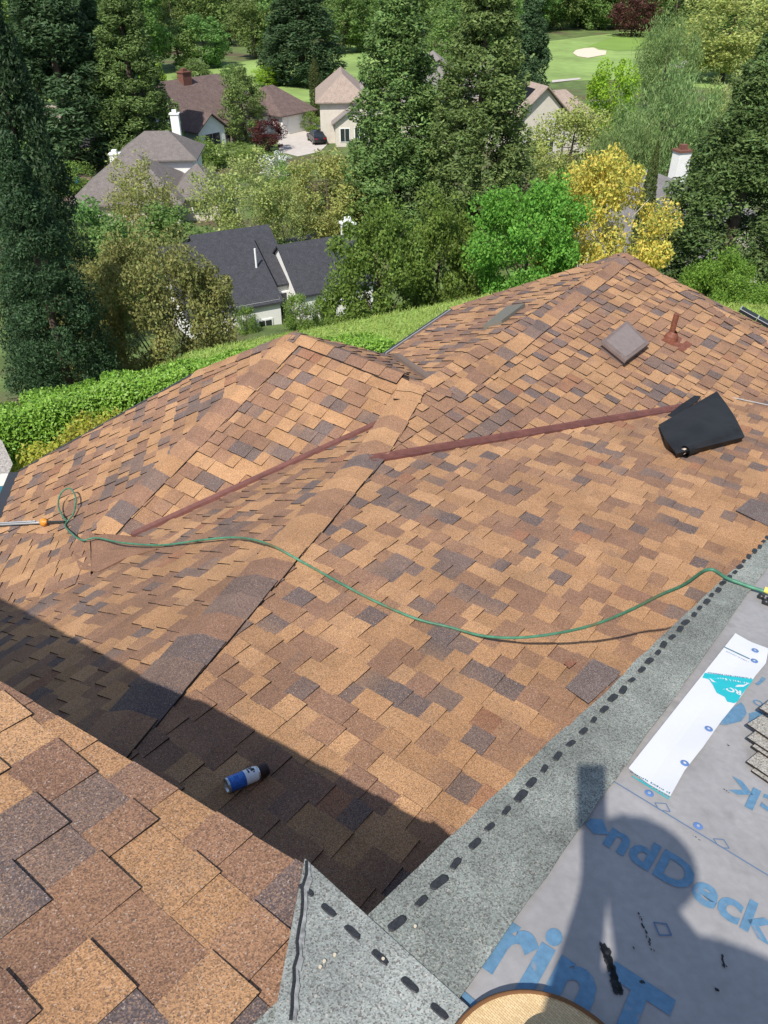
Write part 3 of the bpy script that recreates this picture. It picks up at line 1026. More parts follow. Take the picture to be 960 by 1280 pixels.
film_shape([(881, 841), (878, 847), (886, 849), (891, 856), (896, 866), (906, 871), (909, 877), (918, 879), (922, 877), (926, 870), (932, 862), (938, 855), (942, 849)], M_TEAL, 'printed_logo')
film_shape([(886, 846.5), (891, 850), (900, 851), (907, 854), (915, 852), (920, 856), (930, 856), (936, 853), (934, 855.5), (929, 858.5), (920, 858.5), (914, 854.5), (908, 856.5), (899, 853.5), (890, 852)], M_WHITE_FILM, 'printed_wave', .0024)
def film_text(txt, pa, pb, size, m, h=.003, bold=0.0):
    a = film_px(*pa, h); b = film_px(*pb, h); me = text_mesh(txt, size, bold); me.materials.clear(); me.materials.append(m)
    o = bpy.data.objects.new('printed_lettering', me); COL.objects.link(o); o.parent = film
    x = (b - a); x = (x - PU.n * x.dot(PU.n)).normalized(); y = PU.n.cross(x)
    o.matrix_local = Matrix.Translation(a - orig) @ Matrix((x, y, PU.n)).transposed().to_4x4()
M_INKT = mat('dark_teal_print', (.06, .16, .22), .5)
film_text('ROOF', (927, 864), (897, 854), .036, M_WHITE_FILM, .003, .0012)
def film_marks(pa, pb, size, m, seed, h=.003):
    """a line of print too small to read: a row of short strokes"""
    r = random.Random(seed); a = film_px(*pa, h); b = film_px(*pb, h); d = (b - a); Ln = d.length; d.normalize(); y = PU.n.cross(d); mb = MB(); t = 0
    while t < Ln:
        w = size * r.uniform(.25, .75); hh_ = size * r.choice((.55, .55, .8)); p = a + d * t
        mb.poly([p, p + d * w * .6, p + d * w * .6 + y * hh_, p + y * hh_]); t += w + (size * .6 if r.random() < .18 else size * .12)
    o = mb.build('printed_line', [m], film, origin=orig); o.location = (0, 0, 0)
film_marks((936, 853.5), (890, 844.5), .014, M_WHITE_FILM, 1)
film_marks((939, 847.5), (885, 840), .0085, M_INKT, 2)
film_marks((936, 827), (908, 813.5), .006, M_INKT, 3)
film_marks((788, 965), (838, 993), .009, M_INKT, 4)
film_marks((799, 975), (837, 997), .009, M_TEAL, 5)
film_shape([(790, 970.5), (836, 999.5), (836.5, 998.2), (790.5, 969.2)], M_TEAL, 'printed_line')
film_shape([(905, 809), (937, 824), (937.5, 823), (905.5, 808)], M_INKT, 'printed_line')
for (x, y) in [(944, 813), (943, 826), (886, 911), (856, 954)]:
    c = film_px(x, y, .003); mb = MB(); mb.lathe([(.0125, 0), (.0125, .001), (.005, .002)], c, PU.n, 16); o = mb.build('cap_nail', [M_CAPB], film, origin=orig); o.location = (0, 0, 0)

# ------------------------------------------------------------------ stack of starter strips at the right
M_STK = granule_mat('pale_granules', attr=False, col=(.34, .315, .27), amt=.45, scale=300)
so_ = PU.hit(990, 950, .01)
stack = empty('shingle_stack', so_, 0, 'loose stack of pale grey granule shingle strips on the underlayment', 'shingles')
sx = (PU.hit(960, 948) - PU.hit(930, 928)).normalized(); sy = PU.n.cross(sx)
for i, (x, y, w, h) in enumerate([(938, 966, .10, .010), (931, 957, .10, .017), (937, 940, .11, .024), (930, 931, .07, .031), (929, 917, .09, .040), (943, 899, .12, .047)]):
    c = PU.hit(x, y, h); ang = random.uniform(-.04, .04); ax = sx * math.cos(ang) + sy * math.sin(ang); ay = PU.n.cross(ax)
    mb = MB(); P = [c, c + ax * .95, c + ax * .95 + ay * w, c + ay * w]
    mb.prism([p for p in P], PU.n * -.006, 0, 1); o = mb.build('shingle_strip', [M_STK, M_EDGE], stack, origin=so_); o.location = (0, 0, 0)

# ------------------------------------------------------------------ spray can
ca = PM.hit(283, 991); cb = PM.hit(334, 969); ax = (cb - ca).normalized(); R_ = .033
c0 = ca + PM.n * (R_ + .009)
can = empty('spray_can', ca + PM.n * .01, 0, 'blue and white spray paint can with brown cap lying on shaded shingles', 'spray can')
M_BLUE = mat('can_blue', (.02, .12, .48), .3, noise=(60, .25), spec=.6); M_CANW = mat('can_white', (.75, .76, .78), .3, spec=.6); M_CAP = mat('can_cap_brown', (.035, .02, .018), .4)
co = Vector(can.location)
def cpart(mb, name, m):
    o = mb.build(name, m, can, smooth=False, origin=co); o.location = (0, 0, 0); return o
mb = MB(); mb.lathe([(0.0005, .006), (.024, .008), (.029, .0), (.0335, .001), (.0335, .006), (R_, .010)], c0, ax, 28); cpart(mb, 'base_rim', [M_STEEL])
mb = MB(); mb.lathe([(R_, .010), (R_, .082)], c0, ax, 28); cpart(mb, 'label_band', [M_BLUE])
mb = MB(); mb.lathe([(R_, .082), (R_, .132), (.0305, .140)], c0, ax, 28); cpart(mb, 'body', [M_CANW])
mb = MB(); mb.lathe([(.0305, .140), (.031, .143), (.029, .147), (.0275, .150)], c0, ax, 28); cpart(mb, 'top_rim', [M_STEEL])
mb = MB(); mb.lathe([(.0285, .146), (.0285, .186), (.026, .192), (.0005, .193)], c0, ax, 28); cpart(mb, 'cap', [M_CAP])
# printed marks on the upward face
upv = (PM.n - ax * PM.n.dot(ax)).normalized(); sdv = ax.cross(upv)
def canpt(h, ang, r=R_ + .0006): return c0 + ax * h + (upv * math.cos(ang) + sdv * math.sin(ang)) * r
mb = MB()
for h0, h1, a0, a1 in [(.108, .122, -.55, -.25), (.112, .128, -.2, .2), (.098, .104, -.5, .3), (.118, .126, .3, .45)]:
    n = 4
    for k in range(n):
        mb.poly([canpt(h0, lerp(a0, a1, k / n)), canpt(h1, lerp(a0, a1, k / n)), canpt(h1, lerp(a0, a1, (k + 1) / n)), canpt(h0, lerp(a0, a1, (k + 1) / n))])
cpart(mb, 'printed_marks', [M_BLKP])
mb = MB()
for h0, h1, a0, a1 in [(.020, .024, -.6, .5), (.028, .032, -.6, .3), (.055, .058, -.5, .5), (.063, .066, -.5, .5), (.071, .074, -.5, .4)]:
    n = 5
    for k in range(n):
        mb.poly([canpt(h0, lerp(a0, a1, k / n)), canpt(h1, lerp(a0, a1, k / n)), canpt(h1, lerp(a0, a1, (k + 1) / n)), canpt(h0, lerp(a0, a1, (k + 1) / n))])
cpart(mb, 'printed_stripes', [mat('can_pale_blue', (.10, .30, .65), .35)])

# ------------------------------------------------------------------ garden hose and sprayer wand
def smooth_path(P, n=8):
    out = []
    for i in range(len(P) - 1):
        p0 = P[max(i - 1, 0)]; p1 = P[i]; p2 = P[i + 1]; p3 = P[min(i + 2, len(P) - 1)]
        for k in range(n):
            t = k / n; t2 = t * t; t3 = t2 * t
            out.append(.5 * ((2 * p1) + (p2 - p0) * t + (2 * p0 - 5 * p1 + 4 * p2 - p3) * t2 + (3 * p1 - p0 - 3 * p2 + p3) * t3))
    out.append(P[-1]); return out


HP = []
r_ = .0078
for (x, y, h) in [(86, 655, .05), (79, 640, .10), (84, 626, .16), (96, 620, .18), (102, 630, .14), (96, 646, .06), (84, 658, .02)]:
    HP.append(PN0.hit(x, y) + PN0.n * (h * .5 + .015) if y < 664 else PL_.hit(x, y, .02))
for (x, y) in [(92, 671), (106, 681)]: HP.append(PL1.hit(x, y, .05))
for (x, y) in [(130, 689), (160, 692), (205, 687), (255, 681)]: HP.append(PL_.hit(x, y, (.13 if x < 135 else .10) if x < 170 else .04))
HP.append(PL_.hit(300, 679, .045))
HP.append(PM.hit(335, 685, .03))
for (x, y) in [(380, 707), (430, 735), (475, 758), (520, 777), (560, 787)]: HP.append(PM.hit(x, y, .02))
aM = PM.hit(560, 787, .02).length / ray(560, 787).length
bU = PU.hit(893, 727, .045).length / ray(893, 727).length
air = [(605, 795), (650, 797), (700, 791), (745, 780), (785, 764), (825, 744), (855, 731)]
for i, (x, y) in enumerate(air):
    t = (i + 1) / (len(air) + 1); HP.append(ray(x, y) * lerp(aM, bU, t ** 1.15))
HP.append(PU.hit(880, 727, .06)); HP.append(PU.hit(905, 731, .034)); HP.append(PU.hit(935, 740, .026)); HP.append(PU.hit(975, 752, .024)); HP.append(PU.hit(1040, 772, .024)); HP.append(PU.hit(1180, 800, .024)); HP.append(PU.hit(1400, 810, .024))
ho = PM.hit(430, 735, .005)
hose = empty('garden_hose', ho, 0, 'green garden hose draped across the shingle roof up to the grey strip', 'hose')
mb = MB(); mb.tube(smooth_path(HP, 9), r_, 10); o = mb.build('hose_line', [M_HOSE], hose, smooth=True, origin=ho); o.location = (0, 0, 0)
# coupling lying on the upper roof
mb = MB(); c = PU.hit(957, 749, .03)
for k, (x, y, h, r) in enumerate([(946, 748, .016, .011), (952, 755, .016, .012), (957, 752, .024, .012), (962, 757, .018, .012)]):
    mb.tube([PU.hit(x, y, h), PU.hit(x + 8, y + 3, h)], r, 8)
o = mb.build('coupling_grip', [M_BLKP], hose, origin=ho, smooth=True); o.location = (0, 0, 0)
mb = MB(); mb.tube([PU.hit(952, 744.5, .03), PU.hit(972, 751, .03)], .014, 10); o = mb.build('coupling_ring', [M_YEL], hose, origin=ho); o.location = (0, 0, 0)
wa = PN0.hit(-40, 662, .05); wb = PN0.hit(58, 657, .045)
wand = empty('sprayer_wand', wb, 0, 'thin sprayer wand with orange fitting lying beside the hose loop', 'wand')
mb = MB(); mb.tube([wa, wb], .011, 8); mb.tube([wa + PN0.n * .02, lerp(wa, wb, .93) + PN0.n * .022], .007, 6); o = mb.build('shaft', [mat('wand_grey', (.30, .31, .33), .4, spec=.5)], wand, origin=wb, smooth=True); o.location = (0, 0, 0)
mb = MB(); dv = (wb - wa).normalized(); mb.lathe([(.012, -.02), (.034, -.01), (.042, .015), (.036, .04), (.018, .05), (.012, .07)], wb, dv, 10); o = mb.build('fitting', [M_BRASS], wand, origin=wb, smooth=True); o.location = (0, 0, 0)
mb = MB(); mb.tube([wb + dv * .01 - PN0.n * .02, wb + dv * .06 - PN0.n * .045], .014, 8); mb.tube([wb + dv * .05, PN0.hit(84, 655, .03)], .012, 8); o = mb.build('trigger', [M_BLKP], wand, origin=wb); o.location = (0, 0, 0)

# ------------------------------------------------------------------ black membrane roll, partly unrolled
ra = PM.hit(853, 572); rb = PM.hit(927, 543)
rd = (rb - ra).normalized(); bk = PM.n.cross(rd).normalized()
if bk.y < 0: bk = -bk
rr = .055
roll = empty('membrane_roll', (ra + rb) / 2, 0, 'black roofing membrane roll folded over, pale core showing, beside the red flashing', 'membrane roll')
ro = Vector(roll.location)
mb = MB()
lcen = ra + PM.n * (rr + .008)
n = 40; W = (rb - ra).length * .84
prof = []
for k in range(n + 1):
    t = k / n; ang = -math.pi * .5 + t * math.pi * 4; r = .024 + (rr - .024) * t
    prof.append((math.cos(ang) * r, math.sin(ang) * r))
for k in range(n):
    a, b = prof[k], prof[k + 1]
    P = [lcen + bk * a[0] + PM.n * a[1], lcen + bk * b[0] + PM.n * b[1]]
    mb.poly([P[0], P[0] + rd * W, P[1] + rd * W, P[1]])
o = mb.build('roll', [M_BLACK], roll, smooth=True, origin=ro); o.location = (0, 0, 0)
mb = MB(); mb.lathe([(.014, -.03), (.026, -.03), (.026, .2)], lcen, rd, 16); mb.lathe([(.014, -.03), (.014, .2)], lcen, rd, 16); o = mb.build('core', [M_CORE], roll, origin=ro); o.location = (0, 0, 0)
# the folded sheet over it
quad = [(846, 567), (931, 546), (896, 489), (823, 531)]
NX, NY = 26, 22
def qpt(s_, t):
    a = lerp(Vector(quad[0]), Vector(quad[1]), s_); b = lerp(Vector(quad[3]), Vector(quad[2]), s_)
    q = lerp(a, b, t)
    q.x += -2.5 * math.sin(math.pi * t) * (1 - s_) + 3.0 * math.sin(math.pi * t) * s_
    h = .02 + .105 * (math.sin(math.pi * min(1, .18 + t * .75)) ** .8) * (.75 + .25 * math.sin(math.pi * s_)) + .012 * math.sin(s_ * 9 + t * 5) * t + .010 * math.sin(s_ * 5 - t * 11)
    if t < .12: h = lerp(.085, h, t / .12)
    p = PM.hit(q.x, q.y)
    zz = max(0, (PN2.n.dot(p) - PN2.d)) * 0
    # keep the pixel direction, raise towards the camera
    r = ray(q.x, q.y); base = max(0, 0)
    t_m = (PM.d + h) / PM.n.dot(r)
    t_n = (PN2.d + h) / PN2.n.dot(r)
    return r * min(t_m, t_n)
mb = MB(); G = [[qpt(i / NX, j / NY) for i in range(NX + 1)] for j in range(NY + 1)]
for j in range(NY):
    for i in range(NX): mb.poly([G[j][i], G[j][i + 1], G[j + 1][i + 1], G[j + 1][i]])
ring = [G[0][i] for i in range(NX + 1)] + [G[j][NX] for j in range(1, NY + 1)] + [G[NY][i] for i in range(NX - 1, -1, -1)] + [G[j][0] for j in range(NY - 1, 0, -1)]
def floor_pt(p):
    a = p - PM.n * (PM.n.dot(p) - PM.d - .012); b = p - PN2.n * (PN2.n.dot(p) - PN2.d - .012)
    return a if a.z > b.z else b
cg = sum(ring, Vector()) / len(ring)
low = [lerp(floor_pt(p), floor_pt(cg), .10) for p in ring]
for i in range(len(ring)):
    j = (i + 1) % len(ring); mb.poly([ring[i], low[i], low[j], ring[j]])
o = mb.build('folded_sheet', [M_BLACK], roll, smooth=True, origin=ro); o.location = (0, 0, 0)
mb = MB(); fp = [(833, 522), (848, 510), (866, 498), (874, 499), (868, 506), (838, 527)]
mb.prism([PN2.hit(*q, .04) for q in fp], PN2.n * -.03); o = mb.build('sheet_flap', [M_BLACK], roll, origin=ro); o.location = (0, 0, 0)

# ------------------------------------------------------------------ loose shingle pieces on the low slope
def loose(pxs, label, col, h=.016):
    P = px(PM, pxs); c = sum(P, Vector()) / len(P)
    a = ccw([PM.uv(p) for p in P]); mb = MB()
    mb.prism([PM.pt(u, v, h) for u, v in a], PM.n * -.007, 0, 1)
    o = mb.build('loose_shingle', [granule_mat('loose_granules', attr=False, col=col, amt=.2), M_EDGE], None, origin=c); tag(o, label, 'shingle', 'loose shingle pieces on the low slope')
loose([(706, 862), (740, 826), (775, 842), (770, 850), (735, 882)], 'flat mauve-brown shingle piece half under the grey roof edge', (.135, .095, .088))
loose([(919, 640), (938, 625), (968, 634), (968, 664)], 'flat mauve-brown shingle piece lying below the membrane roll', (.125, .09, .085))
loose([(704, 832), (712, 826), (720, 831), (711, 838)], 'small square red-brown shingle scrap beside the mauve piece', (.20, .075, .045))

# ------------------------------------------------------------------ straw hat lying on the underlayment
hc = PU.hit(680, 1392, .012)
hat = empty('straw_hat', hc, 0, 'woven straw hat with brown bound brim lying on the underlayment', 'hat')
hn = (PU.n + Vector((0, -.05, .1))).normalized()
Rb = .0
for p in [PU.hit(688, 1256)]: Rb = (p - hc).length * .96
def hat_parts(root, o0, n, R, k=1.0):
    prof = [(R, .016), (R * .93, .013), (R * .75, .010), (R * .56, .014), (R * .47, .03), (R * .45, .07), (R * .42, .10), (R * .36, .115), (R * .2, .108), (.001, .104)]
    mb = MB(); mb.lathe(prof, o0, n, 56); o = mb.build('woven_body', [M_STRAW], root, smooth=True, origin=o0); o.location = (0, 0, 0)
    mb = MB(); mb.lathe([(R - .004, .0175), (R, .021), (R + .005, .018), (R + .004, .011), (R - .003, .012)], o0, n, 56); o = mb.build('brim_binding', [M_BROWN], root, smooth=True, origin=o0); o.location = (0, 0, 0)
    mb = MB(); mb.lathe([(R * .478, .03), (R * .462, .052)], o0, n, 40); o = mb.build('hat_band', [M_BROWN], root, smooth=True, origin=o0); o.location = (0, 0, 0)
hat_parts(hat, hc, hn, Rb)
# ------------------------------------------------------------------ terrain
VZ = -23.0
cr0 = atz(345, 421, -9.5); cr1 = atz(620, 368, -9.5)
cr_d = Vector((cr1.x - cr0.x, cr1.y - cr0.y, 0)).normalized(); cr_n = Vector((-cr_d.y, cr_d.x, 0))


def sstep(t):
    t = max(0.0, min(1.0, t)); return t * t * (3 - 2 * t)


def ground(x, y):
    q = (x - cr0.x) * cr_n.x + (y - cr0.y) * cr_n.y
    side = (x - cr0.x) * cr_d.x + (y - cr0.y) * cr_d.y
    q += max(0.0, side - 8.5) * .75 + max(0.0, -2.5 - side) * .45
    z = lerp(-7.8, -9.5, sstep((q + 12) / 12))
    if q > 0: z = -9.5 - 13.5 * (1 - math.exp(-(q * .55) / 13.5 * 1.6)) * 1.03 if q < 45 else VZ
    z = max(z, VZ)
    r = math.hypot(x, y)
    if r > 330: z += sstep((r - 330) / 700) * 55
    return z


def grid_mesh(name, x0, x1, y0, y1, nx, ny, mats, fn, lift=0.0):
    mb = MB()
    v = []; f = []
    for j in range(ny + 1):
        for i in range(nx + 1):
            x = lerp(x0, x1, i / nx); y = lerp(y0, y1, j / ny); v.append((x, y, fn(x, y) + lift))
    for j in range(ny):
        for i in range(nx): a = j * (nx + 1) + i; f.append((a, a + 1, a + nx + 2, a + nx + 1))
    mb.v = v; mb.f = f; mb.m = [0] * len(f); mb.c = [(1, 1, 1)] * len(f)
    return mb.build(name, mats, smooth=True)


M_GROUND = mat('garden_ground', (.10, .145, .042), .95, noise=[(.35, .35, 6), (6, .3, 5)], col2=((.10, .075, .045), .12, .50, .66), coords='Object')
M_LAWN = mat('long_grass', (.21, .30, .07), .9, noise=[(1.5, .25, 6), (16, .25, 5)], coords='Object')
M_FAIR = mat('mown_fairway', (.21, .30, .085), .9, noise=[(.05, .25, 6), (.4, .12, 4)], coords='Object')
M_SAND = mat('bunker_sand', (.62, .52, .40), .95)
M_CONC = mat('pale_driveway', (.46, .42, .38), .9, noise=[(1.2, .08, 5)])
M_ASPH = mat('dark_asphalt', (.05, .05, .055), .9, noise=(3, .15))
g = grid_mesh('ground', -60, 60, -40, 90, 150, 170, [M_GROUND], ground); tag(g, kind='structure')
# wide valley floor round the near terrain reaches the horizon
mb = MB()
ring = [(-60, -40), (60, -40), (60, 90), (-60, 90)]
for (x0, x1, y0, y1) in [(-900, 900, 90, 1500), (-900, -60, -300, 90), (60, 900, -300, 90), (-60, 60, -300, -40)]:
    nx = max(2, int((x1 - x0) / 40)); ny = max(2, int((y1 - y0) / 40))
    for j in range(ny):
        for i in range(nx):
            P = []
            for (a, b) in ((0, 0), (1, 0), (1, 1), (0, 1)):
                x = lerp(x0, x1, (i + a) / nx); y = lerp(y0, y1, (j + b) / ny); P.append((x, y, ground(x, y)))
            mb.poly(P)
vf_ = mb.build('valley_floor', [M_GROUND]); tag(vf_, kind='structure')
# lawn: sheet 5 mm above the ground, then blades
mb = MB()
lawn_cells = []
for j in range(-30, 3):
    for i in range(-14, 44):
        P = []
        for a, b in ((0, 0), (1, 0), (1, 1), (0, 1)):
            x = cr0.x + cr_d.x * (i + a) * .6 + cr_n.x * (j + b) * .5; y = cr0.y + cr_d.y * (i + a) * .6 + cr_n.y * (j + b) * .5
            P.append((x, y, ground(x, y) + .02))
        mb.poly(P)
lw = mb.build('lawn', [M_LAWN], smooth=True); tag(lw, kind='structure')


def sheet_px(name, pxs, z, m, lift=.03):
    mb = MB(); P = [atz(x, y, z) for x, y in pxs]; P = [(p.x, p.y, p.z + lift) for p in P]
    if area2([(p[0], p[1]) for p in P]) < 0: P = P[::-1]
    mb.poly(P); o = mb.build(name, [m]); tag(o, kind='structure'); return o


sheet_px('fairway', [(60, 128), (190, 116), (420, 130), (640, 104), (760, 100), (900, 112), (1000, 60), (830, 34), (700, 50), (560, 66), (430, 56), (300, 78), (190, 88), (40, 96)], VZ, M_FAIR, .05)
M_GREEN = mat('putting_green', (.17, .27, .05), .9, noise=(.1, .1))
sheet_px('putting_green', [(735, 58), (770, 64), (815, 62), (850, 48), (830, 38), (780, 42)], VZ, M_GREEN, .09)
sheet_px('bunker', [(716, 67), (722, 71), (735, 73), (745, 71), (757, 69), (758, 64), (748, 63), (742, 60), (730, 61), (720, 63)], VZ, M_SAND, .13)
sheet_px('path', [(690, 101), (725, 98), (726, 100), (690, 104)], VZ, M_CONC, .13)
sheet_px('path', [(835, 83), (852, 86), (884, 78), (912, 68), (940, 50), (955, 30), (948, 26), (934, 44), (905, 62), (878, 70)], VZ, M_CONC, .13)
sheet_px('driveway', [(350, 160), (362, 152), (372, 138), (386, 150), (410, 163), (412, 178), (400, 190), (372, 196), (350, 190), (346, 175)], VZ, M_CONC, .05)
sheet_px('yard_road', [(335, 316), (352, 300), (415, 288), (440, 284), (450, 292), (425, 305), (345, 322)], VZ, M_ASPH, .05)
# garden strip by the pool
GZL = -7.74
sheet_px('gravel_bed', [(-60, 545), (2, 550), (16, 580), (10, 594), (-60, 600)], GZL - .02, mat('gravel', (.32, .29, .26), .95, noise=(25, .5)), 0)
sheet_px('pool_coping', [(-60, 604), (6, 592), (40, 590), (60, 640), (-60, 720)], GZL, mat('pale_coping', (.60, .55, .47), .9, noise=(4, .08)), 0)
sheet_px('pool', [(-60, 618), (10, 606), (28, 606), (40, 660), (-60, 720)], GZL + .01, mat('pool_water', (.03, .14, .17), .08, bump=(4, .3, .02), spec=.6), 0)

# ------------------------------------------------------------------ foliage machinery
LEAF = leaf_mat('leaf'); LEAF_THICK = leaf_mat('needle', .25, .2)
M_BARK = mat('bark', (.10, .075, .055), .95, noise=(6, .3)); M_BIRCH = mat('pale_bark', (.48, .44, .39), .9, noise=(5, .25))
M_STEM = mat('hedge_stem', (.07, .06, .04), .95)


def leaf_mesh(name, pos, size, cols, normals=None, aspect=.5, up_bias=.3, droop=0.0):
    n = len(pos)
    d = rng.normal(size=(n, 3)); d[:, 2] *= .6
    if droop: d[:, 2] -= droop
    d /= np.linalg.norm(d, axis=1, keepdims=True)
    nn = rng.normal(size=(n, 3)) * .8
    if normals is not None: nn += normals * 1.2
    nn[:, 2] += up_bias
    s = np.cross(d, nn); s /= (np.linalg.norm(s, axis=1, keepdims=True) + 1e-9)
    sz = (size * rng.uniform(.65, 1.35, n))[:, None]
    a = pos - d * sz * .5; b = pos + s * sz * aspect * .5 ; c = pos + d * sz * .5; e = pos - s * sz * aspect * .5
    V = np.stack([a, b, c, e], 1).reshape(-1, 3).astype(np.float32)
    me = bpy.data.meshes.new(name)
    me.vertices.add(4 * n); me.vertices.foreach_set('co', V.ravel())
    me.loops.add(4 * n); me.loops.foreach_set('vertex_index', np.arange(4 * n, dtype=np.int32))
    me.polygons.add(n); me.polygons.foreach_set('loop_start', np.arange(0, 4 * n, 4, dtype=np.int32))
    at = me.color_attributes.new('Col', 'FLOAT_COLOR', 'CORNER')
    C = np.concatenate([np.repeat(cols, 4, 0), np.ones((4 * n, 1))], 1).astype(np.float32)
    at.data.foreach_set('color', C.ravel())
    me.update(); me.validate()
    return me


def clump_pts(centres, radii, per, flat=.75, shell=.55):
    P = []; Nn = []
    for c, r in zip(centres, radii):
        k = max(6, int(per))
        d = rng.normal(size=(k, 3)); d /= np.linalg.norm(d, axis=1, keepdims=True)
        rad = r * (shell + (1 - shell) * rng.random(k) ** .6)
        p = d * rad[:, None]; p[:, 2] *= flat
        P.append(c + p); Nn.append(d)
    return np.concatenate(P), np.concatenate(Nn)


def leaf_cols(n, base, var=.18, alt=None, altp=.15, clump=None):
    c = np.tile(np.array(base), (n, 1)) * (1 + rng.uniform(-var, var, (n, 1)))
    c[:, 0] *= 1 + rng.uniform(-.12, .12, n)
    if alt is not None:
        m = rng.random(n) < altp; c[m] = np.array(alt) * (1 + rng.uniform(-var, var, (m.sum(), 1)))
    return np.clip(c, .002, .9)


def as_obj(name, me, m, parent=None):
    me.materials.append(m); o = bpy.data.objects.new(name, me); COL.objects.link(o)
    if parent is not None: child(o, parent)
    return o


def trunk_obj(H, r, m, parent, limbs=6, spread=1.5, top=.75, lean=.0, first=.35):
    mb = MB(); random_ = random.Random(int(H * 100))
    pts = [Vector((lean * (t ** 2) * H * .2 + random_.uniform(-.03, .03) * H * t, random_.uniform(-.02, .02) * H * t, H * t * top)) for t in (0, .15, .35, .6, .8, 1)]
    mb.tube(pts, [r * 1.25, r, r * .85, r * .6, r * .4, r * .12], 8)
    for k in range(limbs):
        t = random_.uniform(first, .9); p = pts[0].lerp(pts[-1], t); a = random_.uniform(0, 6.28)
        e = p + Vector((math.cos(a) * spread, math.sin(a) * spread, H * .16 * random_.uniform(.5, 1.4)))
        mid = p.lerp(e, .5) + Vector((0, 0, -.04 * H))
        mb.tube([p, mid, e], [r * .45 * (1 - t * .6), r * .3 * (1 - t * .6), r * .06], 6)
    return mb.build('trunk', [m], parent, smooth=True)


def hide(root):
    return root


def redwood(H, R, leaf, per, base, alt, nb=300, low=.05):
    root = empty('redwood_tree')
    h = low + (1 - low) * rng.random(nb) ** 1.15
    prof = np.where(h < .18, .72 + .28 * h / .18, 1 - ((h - .18) / .82) ** 1.55)
    az = rng.random(nb) * 2 * np.pi
    rr = R * np.clip(prof, .03, 1) * (.42 + .60 * rng.random(nb) ** .55)
    cen = np.stack([rr * np.cos(az), rr * np.sin(az), h * H - .12 * rr], 1)
    rad = (R * .27) * (.5 + .6 * prof) * rng.uniform(.7, 1.25, nb)
    P, Nn = clump_pts(cen, rad, per, .72, .74)
    cols = leaf_cols(len(P), base, .22, alt, .22)
    cb = np.repeat(rng.uniform(.82, 1.18, nb), [len(P) // nb] * nb)[:, None]
    me = leaf_mesh('crown', P, leaf, cols * cb, Nn, .36, .35)
    as_obj('crown', me, LEAF_THICK, root)
    mb = MB(); mb.tube([(0, 0, 0), (0, 0, H * .5), (0, 0, H * .98)], [R * .11, R * .07, .02], 8); mb.build('trunk', [M_BARK], root, smooth=True)
    return root


def broad(H, rx, rz, nb, cr, per, leaf, base, alt=None, altp=.15, flat=.8, low=.25, bark=None, tr=.16, thick=False, aspect=.55, droop=0.0, shell=.5, hollow=.55, lean=0.0, name='leafy_tree'):
    """crown of leaf clumps filling an ellipsoid from low*H to H"""
    root = empty(name)
    zc = H * (low + 1) / 2; hz_ = H * (1 - low) / 2
    d = rng.normal(size=(nb, 3)); d /= (np.abs(d) ** 2.3).sum(axis=1, keepdims=True) ** (1 / 2.3)
    k = hollow + (1 - hollow) * rng.random(nb) ** .5
    k *= rng.uniform(.8, 1.12, nb)
    cen = np.stack([d[:, 0] * rx * k, d[:, 1] * rz * k, zc + d[:, 2] * hz_ * k], 1)
    cen[:, 2] = np.clip(cen[:, 2], H * .06, H * 1.05)
    rad = cr * rng.uniform(.6, 1.35, nb)
    P, Nn = clump_pts(cen, rad, per, flat, shell)
    cols = leaf_cols(len(P), base, .2, alt, altp)
    cb = np.repeat(rng.uniform(.85, 1.15, nb), [len(P) // nb] * nb)[:, None]
    P[:, 2] = np.maximum(P[:, 2], .02)
    me = leaf_mesh('crown', P, leaf, cols * cb, Nn, aspect, .35, droop)
    as_obj('crown', me, LEAF_THICK if thick else LEAF, root)
    trunk_obj(H, tr, bark or M_BARK, root, 9, min(rx, rz) * .6, .82, lean, .25)
    return root


def cypress(H, R, leaf, n, base):
    root = empty('cypress_tree'); h = rng.random(n) ** .9; prof = np.minimum(1, (1 - h) * 3.2) ** .7 * np.minimum(1, .45 + h * 4)
    az = rng.random(n) * 2 * np.pi; rr = R * prof * (.6 + .4 * rng.random(n))
    P = np.stack([rr * np.cos(az), rr * np.sin(az), h * H], 1); Nn = np.stack([np.cos(az), np.sin(az), .3 + 0 * az], 1)
    as_obj('crown', leaf_mesh('crown', P, leaf, leaf_cols(n, base, .25), Nn, .35, .6, -1.2), LEAF_THICK, root)
    mb = MB(); mb.tube([(0, 0, 0), (0, 0, H * .8)], [R * .25, .02], 6); mb.build('trunk', [M_BARK], root)
    return root


USED = set()


def put(proto, x, y, H_ref, H, W_ref=None, W=None, label='', cat='tree', group=None, rot=None, name=None, z=None):
    """stand a copy of a prototype (or the prototype itself the first time) on the ground"""
    if proto.name in USED:
        o = copy_tree(proto)
    else:
        USED.add(proto.name); o = proto
    s_ = H / H_ref; w_ = s_ if W is None else W / W_ref
    o.location = (x, y, (ground(x, y) if z is None else z) - .05); o.scale = (w_, w_, s_); o.rotation_euler = (0, 0, random.uniform(0, 6.28) if rot is None else rot)
    for k in ('group',):
        if k in o: del o[k]
    tag(o, label, cat, group)
    if name: o.name = name
    return o


def at_d(x, d):
    """ground position in the direction of column x at horizontal distance d"""
    r = ray(x, 300); h = math.hypot(r.x, r.y)
    # use the column's own vertical plane: x/fw constant along a vertical line only near the axis, so solve on the ground
    best = None
    for yy in range(-200, 900, 2):
        r = ray(x, yy)
        if r.z >= -1e-3: continue
        t = d / math.hypot(r.x, r.y); z = r.z * t; gx, gy = r.x * t, r.y * t
        e = abs(z - ground(gx, gy))
        if best is None or e < best[0]: best = (e, gx, gy)
    return best[1], best[2]


